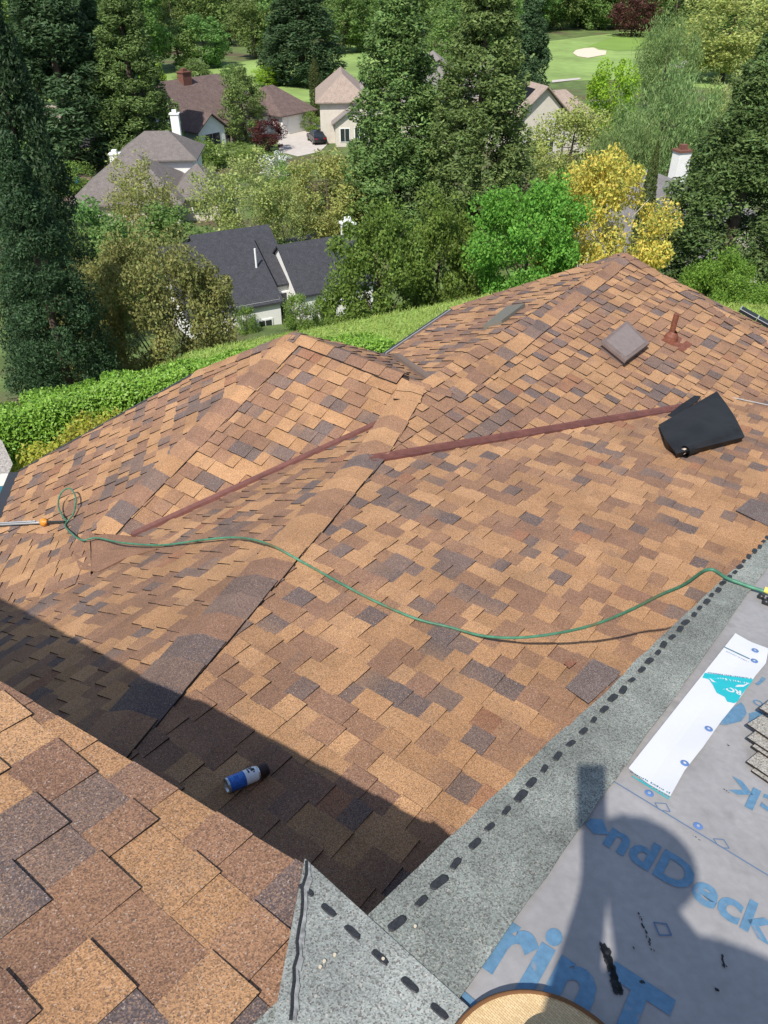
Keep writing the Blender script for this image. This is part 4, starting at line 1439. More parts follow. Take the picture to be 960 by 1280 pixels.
GRN_DK = (.042, .078, .032); GRN_RW = (.082, .130, .038)
rw = redwood(26, 4.4, .38, 240, GRN_RW, (.115, .165, .048), 330)
rw2 = redwood(26, 4.2, .36, 240, (.088, .140, .042), (.12, .175, .052), 330)
rwd = redwood(26, 4.6, .50, 130, GRN_DK, (.048, .085, .034), 340)
rwn = redwood(15, 3.2, .18, 330, (.062, .105, .032), (.095, .145, .045), 360)
rwk = redwood(15, 3.2, .20, 250, (.026, .048, .020), (.040, .070, .028), 310)
oak = broad(5.2, 2.3, 2.3, 150, .55, 190, .15, (.095, .160, .030), (.135, .205, .04), .25, low=.02, tr=.14, name='oak_tree')
maple = broad(6.4, 2.9, 2.6, 140, .60, 260, .15, (.105, .215, .03), (.145, .265, .042), .3, low=.16, tr=.15, name='maple_tree')
yellow = broad(6.9, 3.0, 2.8, 140, .58, 260, .14, (.44, .36, .075), (.30, .31, .07), .3, low=.12, tr=.13, bark=M_BIRCH, name='golden_tree')
olive = broad(5.2, 4.0, 2.6, 200, .60, 260, .13, (.165, .175, .055), (.205, .20, .07), .3, low=.0, tr=.18, droop=.3, name='olive_shrub_tree')
birch = broad(9.5, 3.9, 3.6, 150, .85, 70, .22, (.22, .25, .075), (.27, .28, .11), .3, low=.22, tr=.13, bark=M_BIRCH, shell=.2, hollow=.3, name='birch_tree')
pale = broad(9.5, 4.4, 4.2, 140, .95, 110, .28, (.24, .275, .075), (.29, .31, .11), .3, low=.06, tr=.2, name='pale_leafed_tree')
willow = broad(11, 5.2, 4.8, 150, 1.0, 130, .38, (.13, .195, .065), (.17, .235, .085), .3, flat=1.7, low=.1, tr=.25, droop=1.6, aspect=.25, name='willow_tree')
wood = broad(15, 5.5, 5.5, 110, 1.35, 90, .55, (.095, .165, .042), (.13, .21, .055), .3, low=.04, tr=.3, name='woodland_tree')
wood2 = broad(15, 5.0, 5.0, 100, 1.3, 90, .5, (.115, .17, .048), (.15, .20, .06), .3, low=.04, tr=.3, name='woodland_tree')
bush = broad(2.2, 1.5, 1.4, 60, .42, 90, .13, (.11, .18, .035), (.155, .215, .05), .25, low=-.1, tr=.06, name='garden_shrub')
limeb = broad(6, 2.6, 2.6, 80, .7, 100, .24, (.17, .25, .02), (.22, .30, .03), .3, low=.05, tr=.12, name='lime_tree')
copper = broad(9, 4.2, 4.0, 80, 1.0, 80, .4, (.065, .026, .022), (.09, .04, .03), .3, low=.05, tr=.2, name='copper_beech')
cyp = cypress(8.0, .62, .16, 9000, (.055, .075, .022))
blossom = broad(3.2, 1.5, 1.5, 50, .45, 70, .16, (.62, .62, .60), (.10, .16, .04), .35, low=.05, tr=.07, name='blossom_shrub')
plum = broad(3.6, 1.4, 1.4, 50, .45, 80, .16, (.075, .018, .020), (.05, .015, .015), .3, low=.05, tr=.07, name='plum_tree')

# --- individual trees (column, distance, height)
DIM = {}
for _p, _h, _w in ((rw, 26, 4.4), (rw2, 26, 4.2), (rwd, 26, 4.6), (rwn, 15, 3.2), (rwk, 15, 3.2), (oak, 5.2, 2.5), (maple, 6.4, 3.2), (yellow, 6.9, 3.3), (olive, 5.2, 4.3), (birch, 9.5, 4.3), (pale, 9.5, 4.9), (willow, 11, 5.7), (wood, 15, 6.2), (wood2, 15, 5.6), (bush, 2.2, 1.7), (limeb, 6, 2.9), (copper, 9, 4.6), (cyp, 8, .62), (blossom, 3.2, 1.7), (plum, 3.6, 1.6)):
    DIM[_p.name] = (_h, _w)


def T2(p, x, ytop, hw, d, label, group=None, cat='tree', lift=0.0, rot=None):
    """tree at distance d under column x whose tip reaches row ytop"""
    r = ray(x, max(ytop, 0) * .6 + 130); h_ = math.hypot(r.x, r.y)      # x is the column at mid height
    gx, gy = r.x / h_ * d, r.y / h_ * d
    r = ray(480, ytop); t = gy / r.y
    H = max(.8, r.z * t - ground(gx, gy))
    sl = math.sqrt(gx * gx + gy * gy + (ground(gx, gy) + H / 2) ** 2)
    Hr, Wr = DIM[p.name if p.name in DIM else p.name.split('.')[0]]
    return put(p, gx, gy, Hr, H, Wr, hw * sl / FPX, label, cat, group, rot)


def T(p, x, d, Href, H, Wref, W, label, group=None, cat='tree'):
    gx, gy = at_d(x, d); return put(p, gx, gy, Href, H, Wref, W, label, cat, group)


T2(rw, 497, -70, 58, 74, 'tall dense redwood standing behind the rounded oaks')
T2(rw2, 602, -95, 58, 71, 'tall redwood with warmer green tips beside the bright green maple')
T2(rwd, 655, -25, 28, 118, 'dark narrow conifer behind the redwood, next to the solar-roofed house')
T2(rwk, 8, -60, 60, 33, 'very dark near conifer beyond the hedge end')
T2(rwd, 80, -110, 52, 112, 'broad dark conifer behind the poolside gazebo', 'dark conifers by the grey shake house')
T2(rwd, 132, -30, 24, 118, 'slender dark conifer behind the white shed', 'dark conifers by the grey shake house')
T2(rw, 168, -60, 40, 110, 'tall green conifer left of the brown roofed house', 'dark conifers by the grey shake house')
T2(rwd, 380, -60, 40, 178, 'dark conifer with bare lower trunks behind the brown house garage')
T2(rwn, 950, 35, 92, 46, 'big clumpy conifer hiding most of the grey roofed house')
T2(oak, 472, 260, 60, 30, 'rounded dark green oak beside the charcoal roofed house')
T2(oak, 550, 250, 50, 32, 'rounded dark green oak at the lawn edge under the redwoods')
T2(maple, 664, 216, 70, 31, 'bright green maple beside the golden yellow tree')
T2(yellow, 757, 192, 84, 34, 'golden yellow leaved tree above the roof peak')
T2(olive, 178, 303, 112, 30, 'wide olive brown shrub tree behind the hedge', rot=0)
T2(olive, 92, 340, 46, 31, 'lower olive shrub tree between near conifer and hedge', rot=0)
T2(birch, 172, 195, 48, 68, 'sparse birch with white trunks before the grey shake roof')
T2(birch, 296, 186, 56, 70, 'pale sparse birch behind the charcoal roof ridge')
T2(birch, 352, 215, 34, 70, 'small pale birch beside the white blossom shrub')
T2(pale, 408, 190, 54, 74, 'pale yellow-green tree beside the parked cars driveway')
T2(wood, 95, 258, 48, 60, 'green bushy tree under the grey shake house pool')
T2(wood, 212, 262, 48, 62, 'green bushy tree at the foot of the birch')
T2(wood2, 140, 278, 48, 56, 'grey-green bushy tree above the olive shrub')
T2(wood2, 62, 268, 44, 50, 'grey-green bushy tree beside the dark near conifer')
T2(rwk, 22, 170, 58, 27, 'lower dark conifer between the tall near conifer and the hedge end')
T2(wood, 8, 130, 40, 75, 'green woodland tree filling the gap below the broad conifer')
T2(wood2, 40, 215, 34, 62, 'grey-green tree under the broad conifer')
T2(pale, 712, 128, 52, 92, 'pale olive tree below the house with solar panels')
T2(willow, 825, 96, 62, 86, 'weeping willow behind the golden tree and cypress')
T2(willow, 772, 150, 46, 80, 'smaller willow between pale olive tree and golden tree')
T2(limeb, 757, 70, 28, 126, 'bright lime green tree on the golf course edge')
T2(willow, 822, 22, 38, 150, 'feathery pale cedar shaped tree beside the bunker')
T2(pale, 895, -15, 58, 195, 'wide pale tree by the winding path')
T2(birch, 905, 84, 36, 104, 'sparse pale blossom tree by the path end')
T2(copper, 775, -8, 26, 285, 'copper red beech at the far wood edge')
T2(cyp, 812, 176, 11, 46, 'slim cypress between golden tree and grey roof')
T2(cyp, 397, 72, 7, 142, 'slim cypress at the driveway gate')
T2(maple, 905, 310, 46, 38, 'leafy green tree below the big clumpy conifer')
T2(maple, 948, 345, 46, 33, 'low leafy green tree by the solar panels')
T2(wood2, 308, 88, 26, 122, 'olive tinted tree rising before the brown roof')
T2(limeb, 340, 80, 16, 176, 'light green tree behind the brown roof end')
T2(wood2, 252, 76, 20, 168, 'olive green tree behind the brown roof ridge')
T2(wood2, 298, 82, 18, 168, 'tawny green tree behind the brown house chimney')
T2(limeb, 203, 74, 14, 152, 'light green tree at the fairway beside the conifers')
# shrubs and garden plants
for (p, x, d, H, W, lab) in [(bush, 250, 108, 3.2, 3.2, 'green shrub at the corner of the grey shake house'), (bush, 222, 112, 3.6, 3.0, 'green shrub below the white dormer'), (bush, 285, 112, 2.0, 3.0, 'low green shrub before the brown house porch'),
                             (bush, 322, 108, 2.0, 2.6, 'low green shrub beside the plum tree'), (blossom, 348, 100, 3.0, 1.9, 'white blossom shrub at the driveway end'), (blossom, 440, 128, 4.2, 2.4, 'white blossom shrub by the tan house'),
                             (plum, 337, 116, 4.2, 2.2, 'dark red plum tree beside the parked black car'), (bush, 358, 94, 3.0, 2.4, 'bright shrub under the white blossom'), (bush, 388, 130, 2.6, 1.7, 'green shrub at the driveway gate post'),
                             (bush, 395, 66, 2.4, 3.4, 'green shrub on the bank behind the charcoal roof'), (bush, 350, 68, 2.2, 3.2, 'loose green shrub under the small birch'), (bush, 270, 64, 3.0, 2.6, 'green shrub at the charcoal roof ridge'),
                             (bush, 70, 100, 3.4, 2.6, 'green shrub by the cottage wall'), (bush, 95, 100, 3.0, 2.2, 'green shrub beside the gazebo')]:
    T(p, x, d, {'garden_shrub': 2.2, 'blossom_shrub': 3.2, 'plum_tree': 3.6}[p.name.split('.')[0]], H, 1.5, W, lab, cat='shrub')
T2(bush, 303, 384, 16, 50, 'green shrub against the white wall', cat='shrub')
T2(bush, 372, 368, 22, 50, 'grey green shrub under the white house windows', cat='shrub')
T2(bush, 400, 372, 13, 51, 'small shrub at the white house corner', cat='shrub')
T2(bush, 708, 302, 26, 38, 'bright green shrub under the golden tree', cat='shrub')
# yellow-green shrubs along the house
ysh = broad(1.15, 1.0, .8, 60, .28, 130, .065, (.27, .29, .035), (.34, .33, .07), .35, low=-.2, tr=.03, name='golden_shrub')
for i, (x, y, H, W) in enumerate([(70, 548, 1.1, 1.0), (120, 530, 1.25, 1.05), (170, 515, 1.2, .95), (215, 500, 1.1, .9), (255, 488, 1.0, .9), (30, 560, .8, .7)]):
    p = atz(x, y + 14, -7.75); put(ysh, p.x, p.y, 1.15, H * 1.15, 1.0, W * 1.1, 'yellow-green shrub between the hedge and the roof gutter', 'shrub', 'yellow-green shrubs along the house')
# far wood: one kind of tree after another behind the fairway
wl_ = 'woodland tree in the far wood behind the golf fairway'
k = 0
for (x, d, H, W) in [(x_, 262 + (i % 3) * 22 + random.uniform(-8, 8), random.uniform(15, 21), random.uniform(6, 8.5)) for i, x_ in enumerate(range(150, 860, 23))]:
    if 700 < x < 850 and d < 300: d += 40
    T(wood if k % 3 else wood2, x, d, 15, H, 5.5, W, wl_, 'trees of the far wood'); k += 1
for i, x in enumerate(range(-40, 1010, 30)):
    T(wood if i % 2 else wood2, x, 335 + (i % 3) * 25, 15, random.uniform(20, 27), 5.5, random.uniform(9, 12), wl_, 'trees of the far wood')
for i, x in enumerate(range(-60, 1030, 36)):
    T(wood, x, 430 + (i % 2) * 30, 15, random.uniform(24, 32), 5.5, random.uniform(12, 15), wl_, 'trees of the far wood')
for i, (x, d, H, W) in enumerate([(225, 205, 9, 5.5), (258, 208, 10, 5.5), (320, 222, 13, 6), (345, 225, 14, 6), (430, 232, 14, 6.5), (455, 236, 12, 6), (880, 250, 15, 9), (930, 240, 16, 9), (965, 215, 14, 8)]):
    T(wood if i % 2 else wood2, x, d, 15, H, 5.5, W, 'woodland tree at the edge of the fairway', 'trees along the fairway edge')
for i, (x, d, H, W) in enumerate([(5, 150, 26, 8), (50, 175, 24, 8), (110, 190, 26, 8), (175, 200, 22, 7), (560, 205, 12, 6), (620, 215, 14, 6)]):
    T(wood if i % 2 else wood2, x, d, 15, H, 5.5, W, 'woodland tree standing behind the conifers', 'trees behind the conifers')

# hedge of glossy laurel beyond the garden
hp = [atz(-110, 518, -7.2), atz(20, 478, -7.2), atz(120, 455, -7.2), atz(230, 441, -7.2), atz(340, 430, -7.7), atz(480, 430, -8.4)]
hd = empty('laurel_hedge', (hp[2].x, hp[2].y, ground(hp[2].x, hp[2].y)), 0, 'long glossy green laurel hedge between the garden and the slope', 'hedge')
HO = Vector(hd.location)
pos = []; nor = []
for i in range(len(hp) - 1):
    a, b = hp[i], hp[i + 1]; d = Vector((b.x - a.x, b.y - a.y, 0)); Ln = d.length; d.normalize(); s_ = Vector((-d.y, d.x, 0))
    n = int(Ln * (12500 if i < 4 else 6000)); hh = [1.6, 1.6, 1.55, 1.5, 1.15, .9]
    t = rng.random(n); u = rng.uniform(-1, 1, n); v = rng.random(n) ** .6
    edge = rng.random(n) < .6
    v = np.where(edge, np.maximum(v, .9 * rng.random(n) ** .3), v)
    ht = (hh[i] + (hh[i + 1] - hh[i]) * t) * (1 + .03 * np.sin(t * Ln * 2.1 + i) + .02 * np.sin(t * Ln * 5.3))
    wd = .85 * np.sqrt(np.clip(1 - .55 * v ** 3, .1, 1)) * (1 + .08 * np.sin(t * Ln * 3.3))
    x = a.x + d.x * t * Ln + s_.x * u * wd; y = a.y + d.y * t * Ln + s_.y * u * wd
    gz = np.array([ground(p, q) for p, q in zip(x, y)])
    pos.append(np.stack([x - HO.x, y - HO.y, gz + v * ht - HO.z], 1)); nor.append(np.stack([s_.x * u, s_.y * u, v], 1))
pos = np.concatenate(pos); nor = np.concatenate(nor)
o = as_obj('foliage', leaf_mesh('foliage', pos, .078, leaf_cols(len(pos), (.12, .25, .025), .25, (.17, .31, .045), .25), nor, .48, .6, -.5), leaf_mat('glossy_leaf', .28, .5), hd); o['kind'] = 'stuff'
mb = MB()
for i in range(len(hp) - 1):
    for k in range(9):
        p = hp[i].lerp(hp[i + 1], (k + .5) / 9); gz = ground(p.x, p.y); mb.tube([(p.x - HO.x, p.y - HO.y, gz - HO.z - .05), (p.x - HO.x + .1, p.y - HO.y, gz - HO.z + .8)], [.04, .02], 5)
o = mb.build('stems', [M_STEM], hd); o['kind'] = 'stuff'

# long grass blades on the bank
n = 90000
i_ = rng.uniform(-8, 26, n) * .6 * 1.0; j_ = rng.uniform(-12, .8, n)
gx = cr0.x + cr_d.x * i_ + cr_n.x * j_; gy = cr0.y + cr_d.y * i_ + cr_n.y * j_
gz = np.array([ground(a, b) for a, b in zip(gx, gy)])
me = leaf_mesh('grass_blades', np.stack([gx, gy, gz + .06], 1), .20, leaf_cols(n, (.23, .33, .075), .25, (.32, .37, .12), .2), None, .10, .2, -1.3)
gr = as_obj('grass_blades', me, LEAF); tag(gr, 'long green grass on the bank below the roof', 'grass', kind='stuff')

# ------------------------------------------------------------------ houses in the valley
M_CHAR = mat('charcoal_shingles', (.046, .047, .054), .9, noise=[(3, .15, 6), (12, .3, 3)], bump=(30, .4, .02))
M_WHW = mat('white_wall', (.74, .73, .70), .8, noise=(2, .05))
M_SHAKE = mat('grey_shakes', (.155, .135, .125), .95, noise=[(2.2, .16, 6), (14, .35, 3)], bump=(14, .5, .04))
M_BRR = mat('brown_shakes', (.125, .088, .078), .95, noise=[(1.6, .2, 6), (9, .35, 3)], bump=(9, .5, .05))
M_TANR = mat('tan_tiles', (.30, .235, .195), .95, noise=[(2, .12, 5), (9, .25, 3)], bump=(9, .5, .05))
M_GRT = mat('grey_tan_tiles', (.235, .205, .19), .95, noise=[(2, .12, 5), (9, .25, 3)], bump=(9, .5, .05))
M_GWALL = mat('grey_wall', (.30, .28, .26), .85, noise=(2, .1))
M_CRW = mat('cream_wall', (.55, .50, .43), .85, noise=(2, .08))
M_GLASS = mat('dark_window', (.02, .025, .03), .12, spec=.7)
M_FRAME = mat('white_frame', (.75, .75, .73), .6)
M_BRICK = mat('chimney_brick', (.16, .07, .05), .9, noise=(9, .3)); M_STONE = mat('stone', (.20, .17, .15), .95, noise=(4, .4))


class House:
    def __init__(s, name, loc, az, label):
        """local x = along az, local y = away (az-90 turned left), built at loc (ground)"""
        s.root = empty(name, loc, 0, label, 'house')
        s.o = Vector(loc); a = math.radians(az); s.x = Vector((math.sin(a), math.cos(a), 0)); s.y = Vector((-s.x.y, s.x.x, 0))

    def P(s, x, y, z): return s.x * x + s.y * y + Vector((0, 0, z))

    def add(s, mb, name, m, parent=None): return mb.build(name, [m], parent or s.root)

    def block(s, x0, x1, y0, y1, zw, rise, roof, wallm, hip=None, over=.5, z0=0.0, ridge='x', gablem=None):
        """rectangular body with a gable or hip roof; ridge along local x or y"""
        mb = MB(); P = s.P
        c = [(x0, y0), (x1, y0), (x1, y1), (x0, y1)]
        for i in range(4):
            j = (i + 1) % 4; mb.poly([P(*c[i], z0), P(*c[j], z0), P(*c[j], zw), P(*c[i], zw)])
        ex0, ex1, ey0, ey1 = x0 - over, x1 + over, y0 - over, y1 + over
        if ridge == 'x':
            ym = (y0 + y1) / 2; h = hip if hip is not None else 0
            A, B = (ex0 + h, ym), (ex1 - h, ym)
        else:
            xm = (x0 + x1) / 2; h = hip if hip is not None else 0
            A, B = (xm, ey0 + h), (xm, ey1 - h)
        zr = zw + rise; ze = zw - .12
        if hip is None:
            if ridge == 'x':
                for xx in (x0, x1): mb.poly([P(xx, y0, zw), P(xx, y1, zw), P(xx, (y0 + y1) / 2, zr - .15)])
            else:
                for yy in (y0, y1): mb.poly([P(x0, yy, zw), P(x1, yy, zw), P((x0 + x1) / 2, yy, zr - .15)])
        w = s.add(mb, 'wall', wallm)
        mb = MB(); E = [(ex0, ey0), (ex1, ey0), (ex1, ey1), (ex0, ey1)]
        def quad(pts):
            top = [P(*q) for q in pts]; mb.prism(top, Vector((0, 0, -.14)))
        if ridge == 'x':
            quad([(ex0, ey0, ze), (ex1, ey0, ze), (*B, zr), (*A, zr)]); quad([(ex1, ey1, ze), (ex0, ey1, ze), (*A, zr), (*B, zr)])
            if hip is not None:
                quad([(ex1, ey0, ze), (ex1, ey1, ze), (*B, zr)]); quad([(ex0, ey1, ze), (ex0, ey0, ze), (*A, zr)])
        else:
            quad([(ex1, ey0, ze), (ex1, ey1, ze), (*B, zr), (*A, zr)]); quad([(ex0, ey1, ze), (ex0, ey0, ze), (*A, zr), (*B, zr)])
            if hip is not None:
                quad([(ex0, ey0, ze), (ex1, ey0, ze), (*A, zr)]); quad([(ex1, ey1, ze), (ex0, ey1, ze), (*B, zr)])
        return w, s.add(mb, 'roof', roof)

    def window(s, wall, face, a, z, w, h, at, door=False):
        """face 'x' = window plane runs along x at local y=at (seen from -y); 'y' = plane at local x=at"""
        P = s.P
        def box(a0, a1, z0, z1, d0, d1, name, m, par):
            mb = MB()
            if face == 'x':
                c = s.P((a0 + a1) / 2, at + (d0 + d1) / 2, (z0 + z1) / 2); size = (a1 - a0, abs(d1 - d0), z1 - z0)
            else:
                c = s.P(at + (d0 + d1) / 2, (a0 + a1) / 2, (z0 + z1) / 2); size = (abs(d1 - d0), a1 - a0, z1 - z0)
            mb.box(c, size, axes=(s.x, s.y, Vector((0, 0, 1)))); return s.add(mb, name, m, par)
        sg = -1 if face == 'x' else 1
        sg = s.sgn if hasattr(s, 'sgn') and face == 'y' else sg
        f = box(a - w / 2 - .1, a + w / 2 + .1, z - .1, z + h + .1, sg * -.02, sg * .06, 'garage_door' if door == 'g' else 'door' if door else 'window', M_FRAME, s.root)
        if door != 'g':
            box(a - w / 2, a - .03, z, z + h, sg * .05, sg * .085, 'pane', M_GLASS, f); box(a + .03, a + w / 2, z, z + h, sg * .05, sg * .085, 'pane', M_GLASS, f)
        else:
            for k in range(4): box(a - w / 2 + .05, a + w / 2 - .05, z + h * k / 4 + .04, z + h * (k + 1) / 4 - .04, sg * .05, sg * .085, 'door_panel', M_FRAME, f)
        return f

    def chimney(s, x, y, z0, z1, w, d, m, cap=M_FRAME):
        mb = MB(); mb.box(s.P(x, y, (z0 + z1) / 2), (w, d, z1 - z0), axes=(s.x, s.y, Vector((0, 0, 1)))); c = s.add(mb, 'chimney', m)
        mb = MB(); mb.box(s.P(x, y, z1 + .06), (w + .2, d + .2, .14), axes=(s.x, s.y, Vector((0, 0, 1)))); mb.box(s.P(x, y, z1 + .3), (w * .5, d * .5, .36), axes=(s.x, s.y, Vector((0, 0, 1)))); s.add(mb, 'chimney_cap', cap, c)
        return c


# charcoal roofed white house just below the lawn
el = atz(262, 404.6, -20.1); er = atz(361, 386, -20.1)
az_ = math.degrees(math.atan2(er.x - el.x, er.y - el.y)); Wd_ = math.hypot(er.x - el.x, er.y - el.y)
Hc = House('white_house', (el.x, el.y, VZ + .5), az_, 'white house with charcoal shingle roof at the foot of the lawn bank')
w, r = Hc.block(-1.2, Wd_ - .4, .5, 11.5, 3.0, 2.9, M_CHAR, M_WHW, over=.2)
w, r = Hc.block(Wd_ - 4.0, Wd_ + 1.5, 3.0, 12.0, 3.2, 2.7, M_CHAR, M_WHW, over=.2)
w3, r = Hc.block(Wd_ + 1.2, Wd_ + 6.9, 1.0, 7.4, 2.9, 2.5, M_CHAR, M_WHW, over=.2)
Hc.window(w, 'x', Wd_ + .45, .5, 1.1, 1.9, 3.0); Hc.window(w, 'x', Wd_ - 1.6, .4, .9, 1.3, .5); Hc.window(w3, 'x', Wd_ + 3.3, .7, 1.2, 1.3, 1.0)
Hc.chimney(Wd_ + 7.45, 6.2, 0, 5.5, .8, .75, M_WHW)
mb = MB(); mb.tube([Hc.P(4.6, 3.2, 4.4), Hc.P(4.6, 3.2, 5.7)], .07, 8); v_ = Hc.add(mb, 'vent_pipe', M_FRAME)
# grey shake house with stacked hips
g0 = atz(92, 248, VZ + 2.6); g1 = atz(205, 262, VZ + 2.6)
Hs = House('shake_house', (g0.x, g0.y, VZ), 86, 'grey shake house with stacked hip roofs and white chimneys beside a pool')
Hs.root.scale = (.9, .9, .9)
Hs.block(0, 11.4, -1, 10, 2.6, 3.8, M_SHAKE, M_CRW, hip=5.4, over=.6)
w2, r = Hs.block(3.2, 12.0, 9.0, 16.5, 5.0, 2.3, M_SHAKE, M_WHW, hip=3.6, over=.6)
Hs.block(10.5, 15.5, 1, 9, 2.6, 2.6, M_SHAKE, M_CRW, hip=3, over=.6)
Hs.block(1.5, 5.0, 9, 13, 2.6, 1.8, M_SHAKE, M_CRW, hip=1.6, over=.5)
Hs.chimney(3.2, 8.6, 2.6, 5.6, 1.1, 1.0, M_WHW); Hs.chimney(9.5, 15.8, 5, 8.6, 1.0, .9, M_WHW)
Hs.window(w2, 'x', 13.4, .9, 1.6, 1.2, .95)
# poolside gazebo and shed
q = atz(112, 205, VZ)
Gz = House('gazebo', (q.x, q.y, VZ), 84, 'open poolside gazebo with dark shingle roof'); Gz.root['category'] = 'gazebo'
mb = MB(); E = [(-2.8, -2.4), (2.8, -2.4), (2.8, 2.4), (-2.8, 2.4)]
for i in range(4):
    j = (i + 1) % 4; mb.prism([Gz.P(*E[i], 2.5), Gz.P(*E[j], 2.5), Gz.P(0, 0, 4.1)], Vector((0, 0, -.14)))
Gz.add(mb, 'roof', M_CHAR)
for (x, y) in [(-2.4, -2), (2.4, -2), (2.4, 2), (-2.4, 2)]:
    mb = MB(); mb.box(Gz.P(x, y, 1.25), (.28, .28, 2.5), axes=(Gz.x, Gz.y, Vector((0, 0, 1)))); Gz.add(mb, 'post', M_WHW)
q = atz(131, 177, VZ)
Sd = House('garden_shed', (q.x, q.y, VZ), 70, 'small white gabled shed behind the gazebo'); Sd.root['category'] = 'shed'
Sd.block(-1.6, 1.6, -1.6, 2.4, 2.3, 1.3, M_CHAR, M_WHW, over=.25, ridge='y')
# pool of that house with lounger cushions
sheet_px('neighbour_pool', [(83, 246), (84, 224), (100, 222), (96, 238)], VZ, mat('neighbour_water', (.03, .12, .14), .1), .12)
sheet_px('pool_deck', [(78, 256), (82, 212), (116, 205), (112, 240)], VZ, mat('brown_deck', (.20, .14, .11), .9), .07)
q = atz(91, 215, VZ)
ld = empty('pool_lounger', (q.x, q.y, VZ + .1), 0, 'teal striped lounger on the neighbouring pool deck', 'lounger')
mb = MB(); mb.box((0, 0, .3), (2.6, .8, .15)); mb.box((0, 1.0, .3), (2.6, .8, .15)); mb.build('cushion', [mat('teal_cushion', (.08, .28, .27), .9)], ld)
mb = MB(); mb.box((0, .5, .3), (2.6, .3, .16)); mb.box((0, .5, .1), (2.4, 1.6, .2)); mb.build('frame', [M_FRAME], ld)
# cottage left
q = atz(58, 186, VZ)
Ct = House('cottage', (q.x, q.y, VZ), 60, 'small cottage with tan gable roof half hidden by conifers')
Ct.block(-5, 4, -2, 6, 2.8, 2.2, M_TANR, M_GWALL, over=.5); Ct.window(None, 'x', 2.5, .8, .8, 1.3, -2)
# long brown roofed house
e0 = atz(212, 168, VZ + 2.7); e1 = atz(352, 140, VZ + 2.7)
az_ = math.degrees(math.atan2(e1.x - e0.x, e1.y - e0.y)); LB = math.hypot(e1.x - e0.x, e1.y - e0.y)
Hb = House('brown_house', (e0.x, e0.y, VZ), az_, 'long house with brown shake roof, brick chimneys, white dormer and garage')
w, r = Hb.block(-2, LB - 1, .6, 15, 2.8, 4.8, M_BRR, M_WHW, hip=4.5, over=.7)
wg, rg = Hb.block(LB - 2.0, LB + 4.5, -2.0, 9, 2.8, 3.0, M_BRR, M_WHW, hip=3, over=.6)
Hb.window(wg, 'x', LB + 1.4, .05, 4.6, 2.3, -2.0, 'g')
for xx in (LB * .28, LB * .52, LB * .64): Hb.window(w, 'x', xx, .6, 1.5, 1.7, .6)
we, re_ = Hb.block(LB * .14, LB * .36, -2.2, 4, 2.9, 1.9, M_BRR, M_WHW, over=.5, ridge='y')
wd_, rd_ = Hb.block(LB * -.04, LB * .06, 1.2, 7, 4.8, 1.1, M_BRR, M_WHW, over=.35, ridge='y'); Hb.window(wd_, 'x', LB * .01, 3.4, 1.3, 1.1, 1.2)
Hb.window(we, 'x', LB * .25, .4, 2.6, 1.9, -2.2)
Hb.chimney(LB * .55, .2, 0, 6.2, 1.7, 1.1, M_STONE, M_BRICK); Hb.chimney(LB * .46, 7.2, 5, 8.4, 1.5, 1.2, M_BRICK, M_BRICK)
# tan gabled house by the cypress
e0 = atz(405, 152, VZ + 2.8)
Ht = House('tan_house', (e0.x, e0.y, VZ), 86, 'tan roofed house with white windows beside the driveway gate')
Ht.block(-.5, 6, 0, 12, 5.4, 3.0, M_TANR, M_CRW, hip=2.6, over=.6, ridge='y'); wt, _ = Ht.block(4, 15, 2, 12, 4.6, 2.8, M_GRT, M_CRW, hip=3, over=.6)
wq, _ = Ht.block(1.5, 6.2, -2.5, 3, 3.0, 1.9, M_GRT, M_CRW, over=.5, ridge='y')
for xx in (2.8, 4.8): Ht.window(wq, 'x', xx, .7, 1.2, 1.6, -2.5)
Ht.window(wt, 'x', 9, .7, 2.0, 1.6, 2.0)
e0 = atz(536, 116, VZ + 2.8)
Hm = House('grey_house', (e0.x, e0.y, VZ), 88, 'grey roofed house glimpsed between the two redwoods')
wm, _ = Hm.block(-3, 6, 0, 11, 4.6, 3.2, M_GRT, M_GWALL, over=.6, ridge='y'); Hm.window(wm, 'x', 1.5, 1.0, 2.2, 1.4, 0)
Hm.block(6, 15, 3, 12, 3.2, 2.6, M_GRT, M_GWALL, hip=3, over=.6)
# house with solar panels
e0 = atz(652, 168, VZ + 3)
Hp = House('solar_house', (e0.x, e0.y, VZ), 70, 'tan tiled house with dark solar panels right of the redwood')
wp, _ = Hp.block(-1, 5.5, -1, 11, 5.4, 3.2, M_TANR, M_CRW, over=.6, ridge='y'); Hp.block(4, 10.5, 0, 9, 4.6, 2.6, M_TANR, M_CRW, hip=2.6, over=.6)
sl = 3.2 / 3.85
for k in range(2):
    mb = MB(); a0, a1 = .4 + k * 4.3, 4.3 + k * 4.3
    def rp(x, y): return Hp.P(x, y, 5.4 - .12 + (x + 1.6) * sl + .14)
    mb.prism([rp(-1.0, a0), rp(1.6, a0), rp(1.6, a1), rp(-1.0, a1)], Vector((0, 0, -.08))); Hp.add(mb, 'solar_panel', M_PV)
Hp.window(wp, 'x', .8, .8, 1.4, 1.6, -1); Hp.window(wp, 'x', 3.6, .8, 1.2, 1.6, -1)
# grey slate roofed house behind the golden tree
e0 = atz(846, 352, VZ + 4.0)
Hg = House('slate_house', (e0.x, e0.y, VZ), 72, 'grey slate roofed house with white chimney behind the conifer')
M_SLATE = mat('grey_slates', (.165, .155, .155), .9, noise=[(2, .1, 5), (10, .25, 3)], bump=(10, .4, .03))
Hg.block(0, 9, 0, 11.5, 4.2, 4.3, M_SLATE, M_CRW, hip=None, over=.5, ridge='y'); Hg.block(-1.2, 4, 7, 13, 4.0, 3.2, M_SLATE, M_CRW, hip=2.0, over=.5)
Hg.chimney(5.6, 9.6, 4, 10.2, 1.05, .9, M_WHW, M_BRICK)

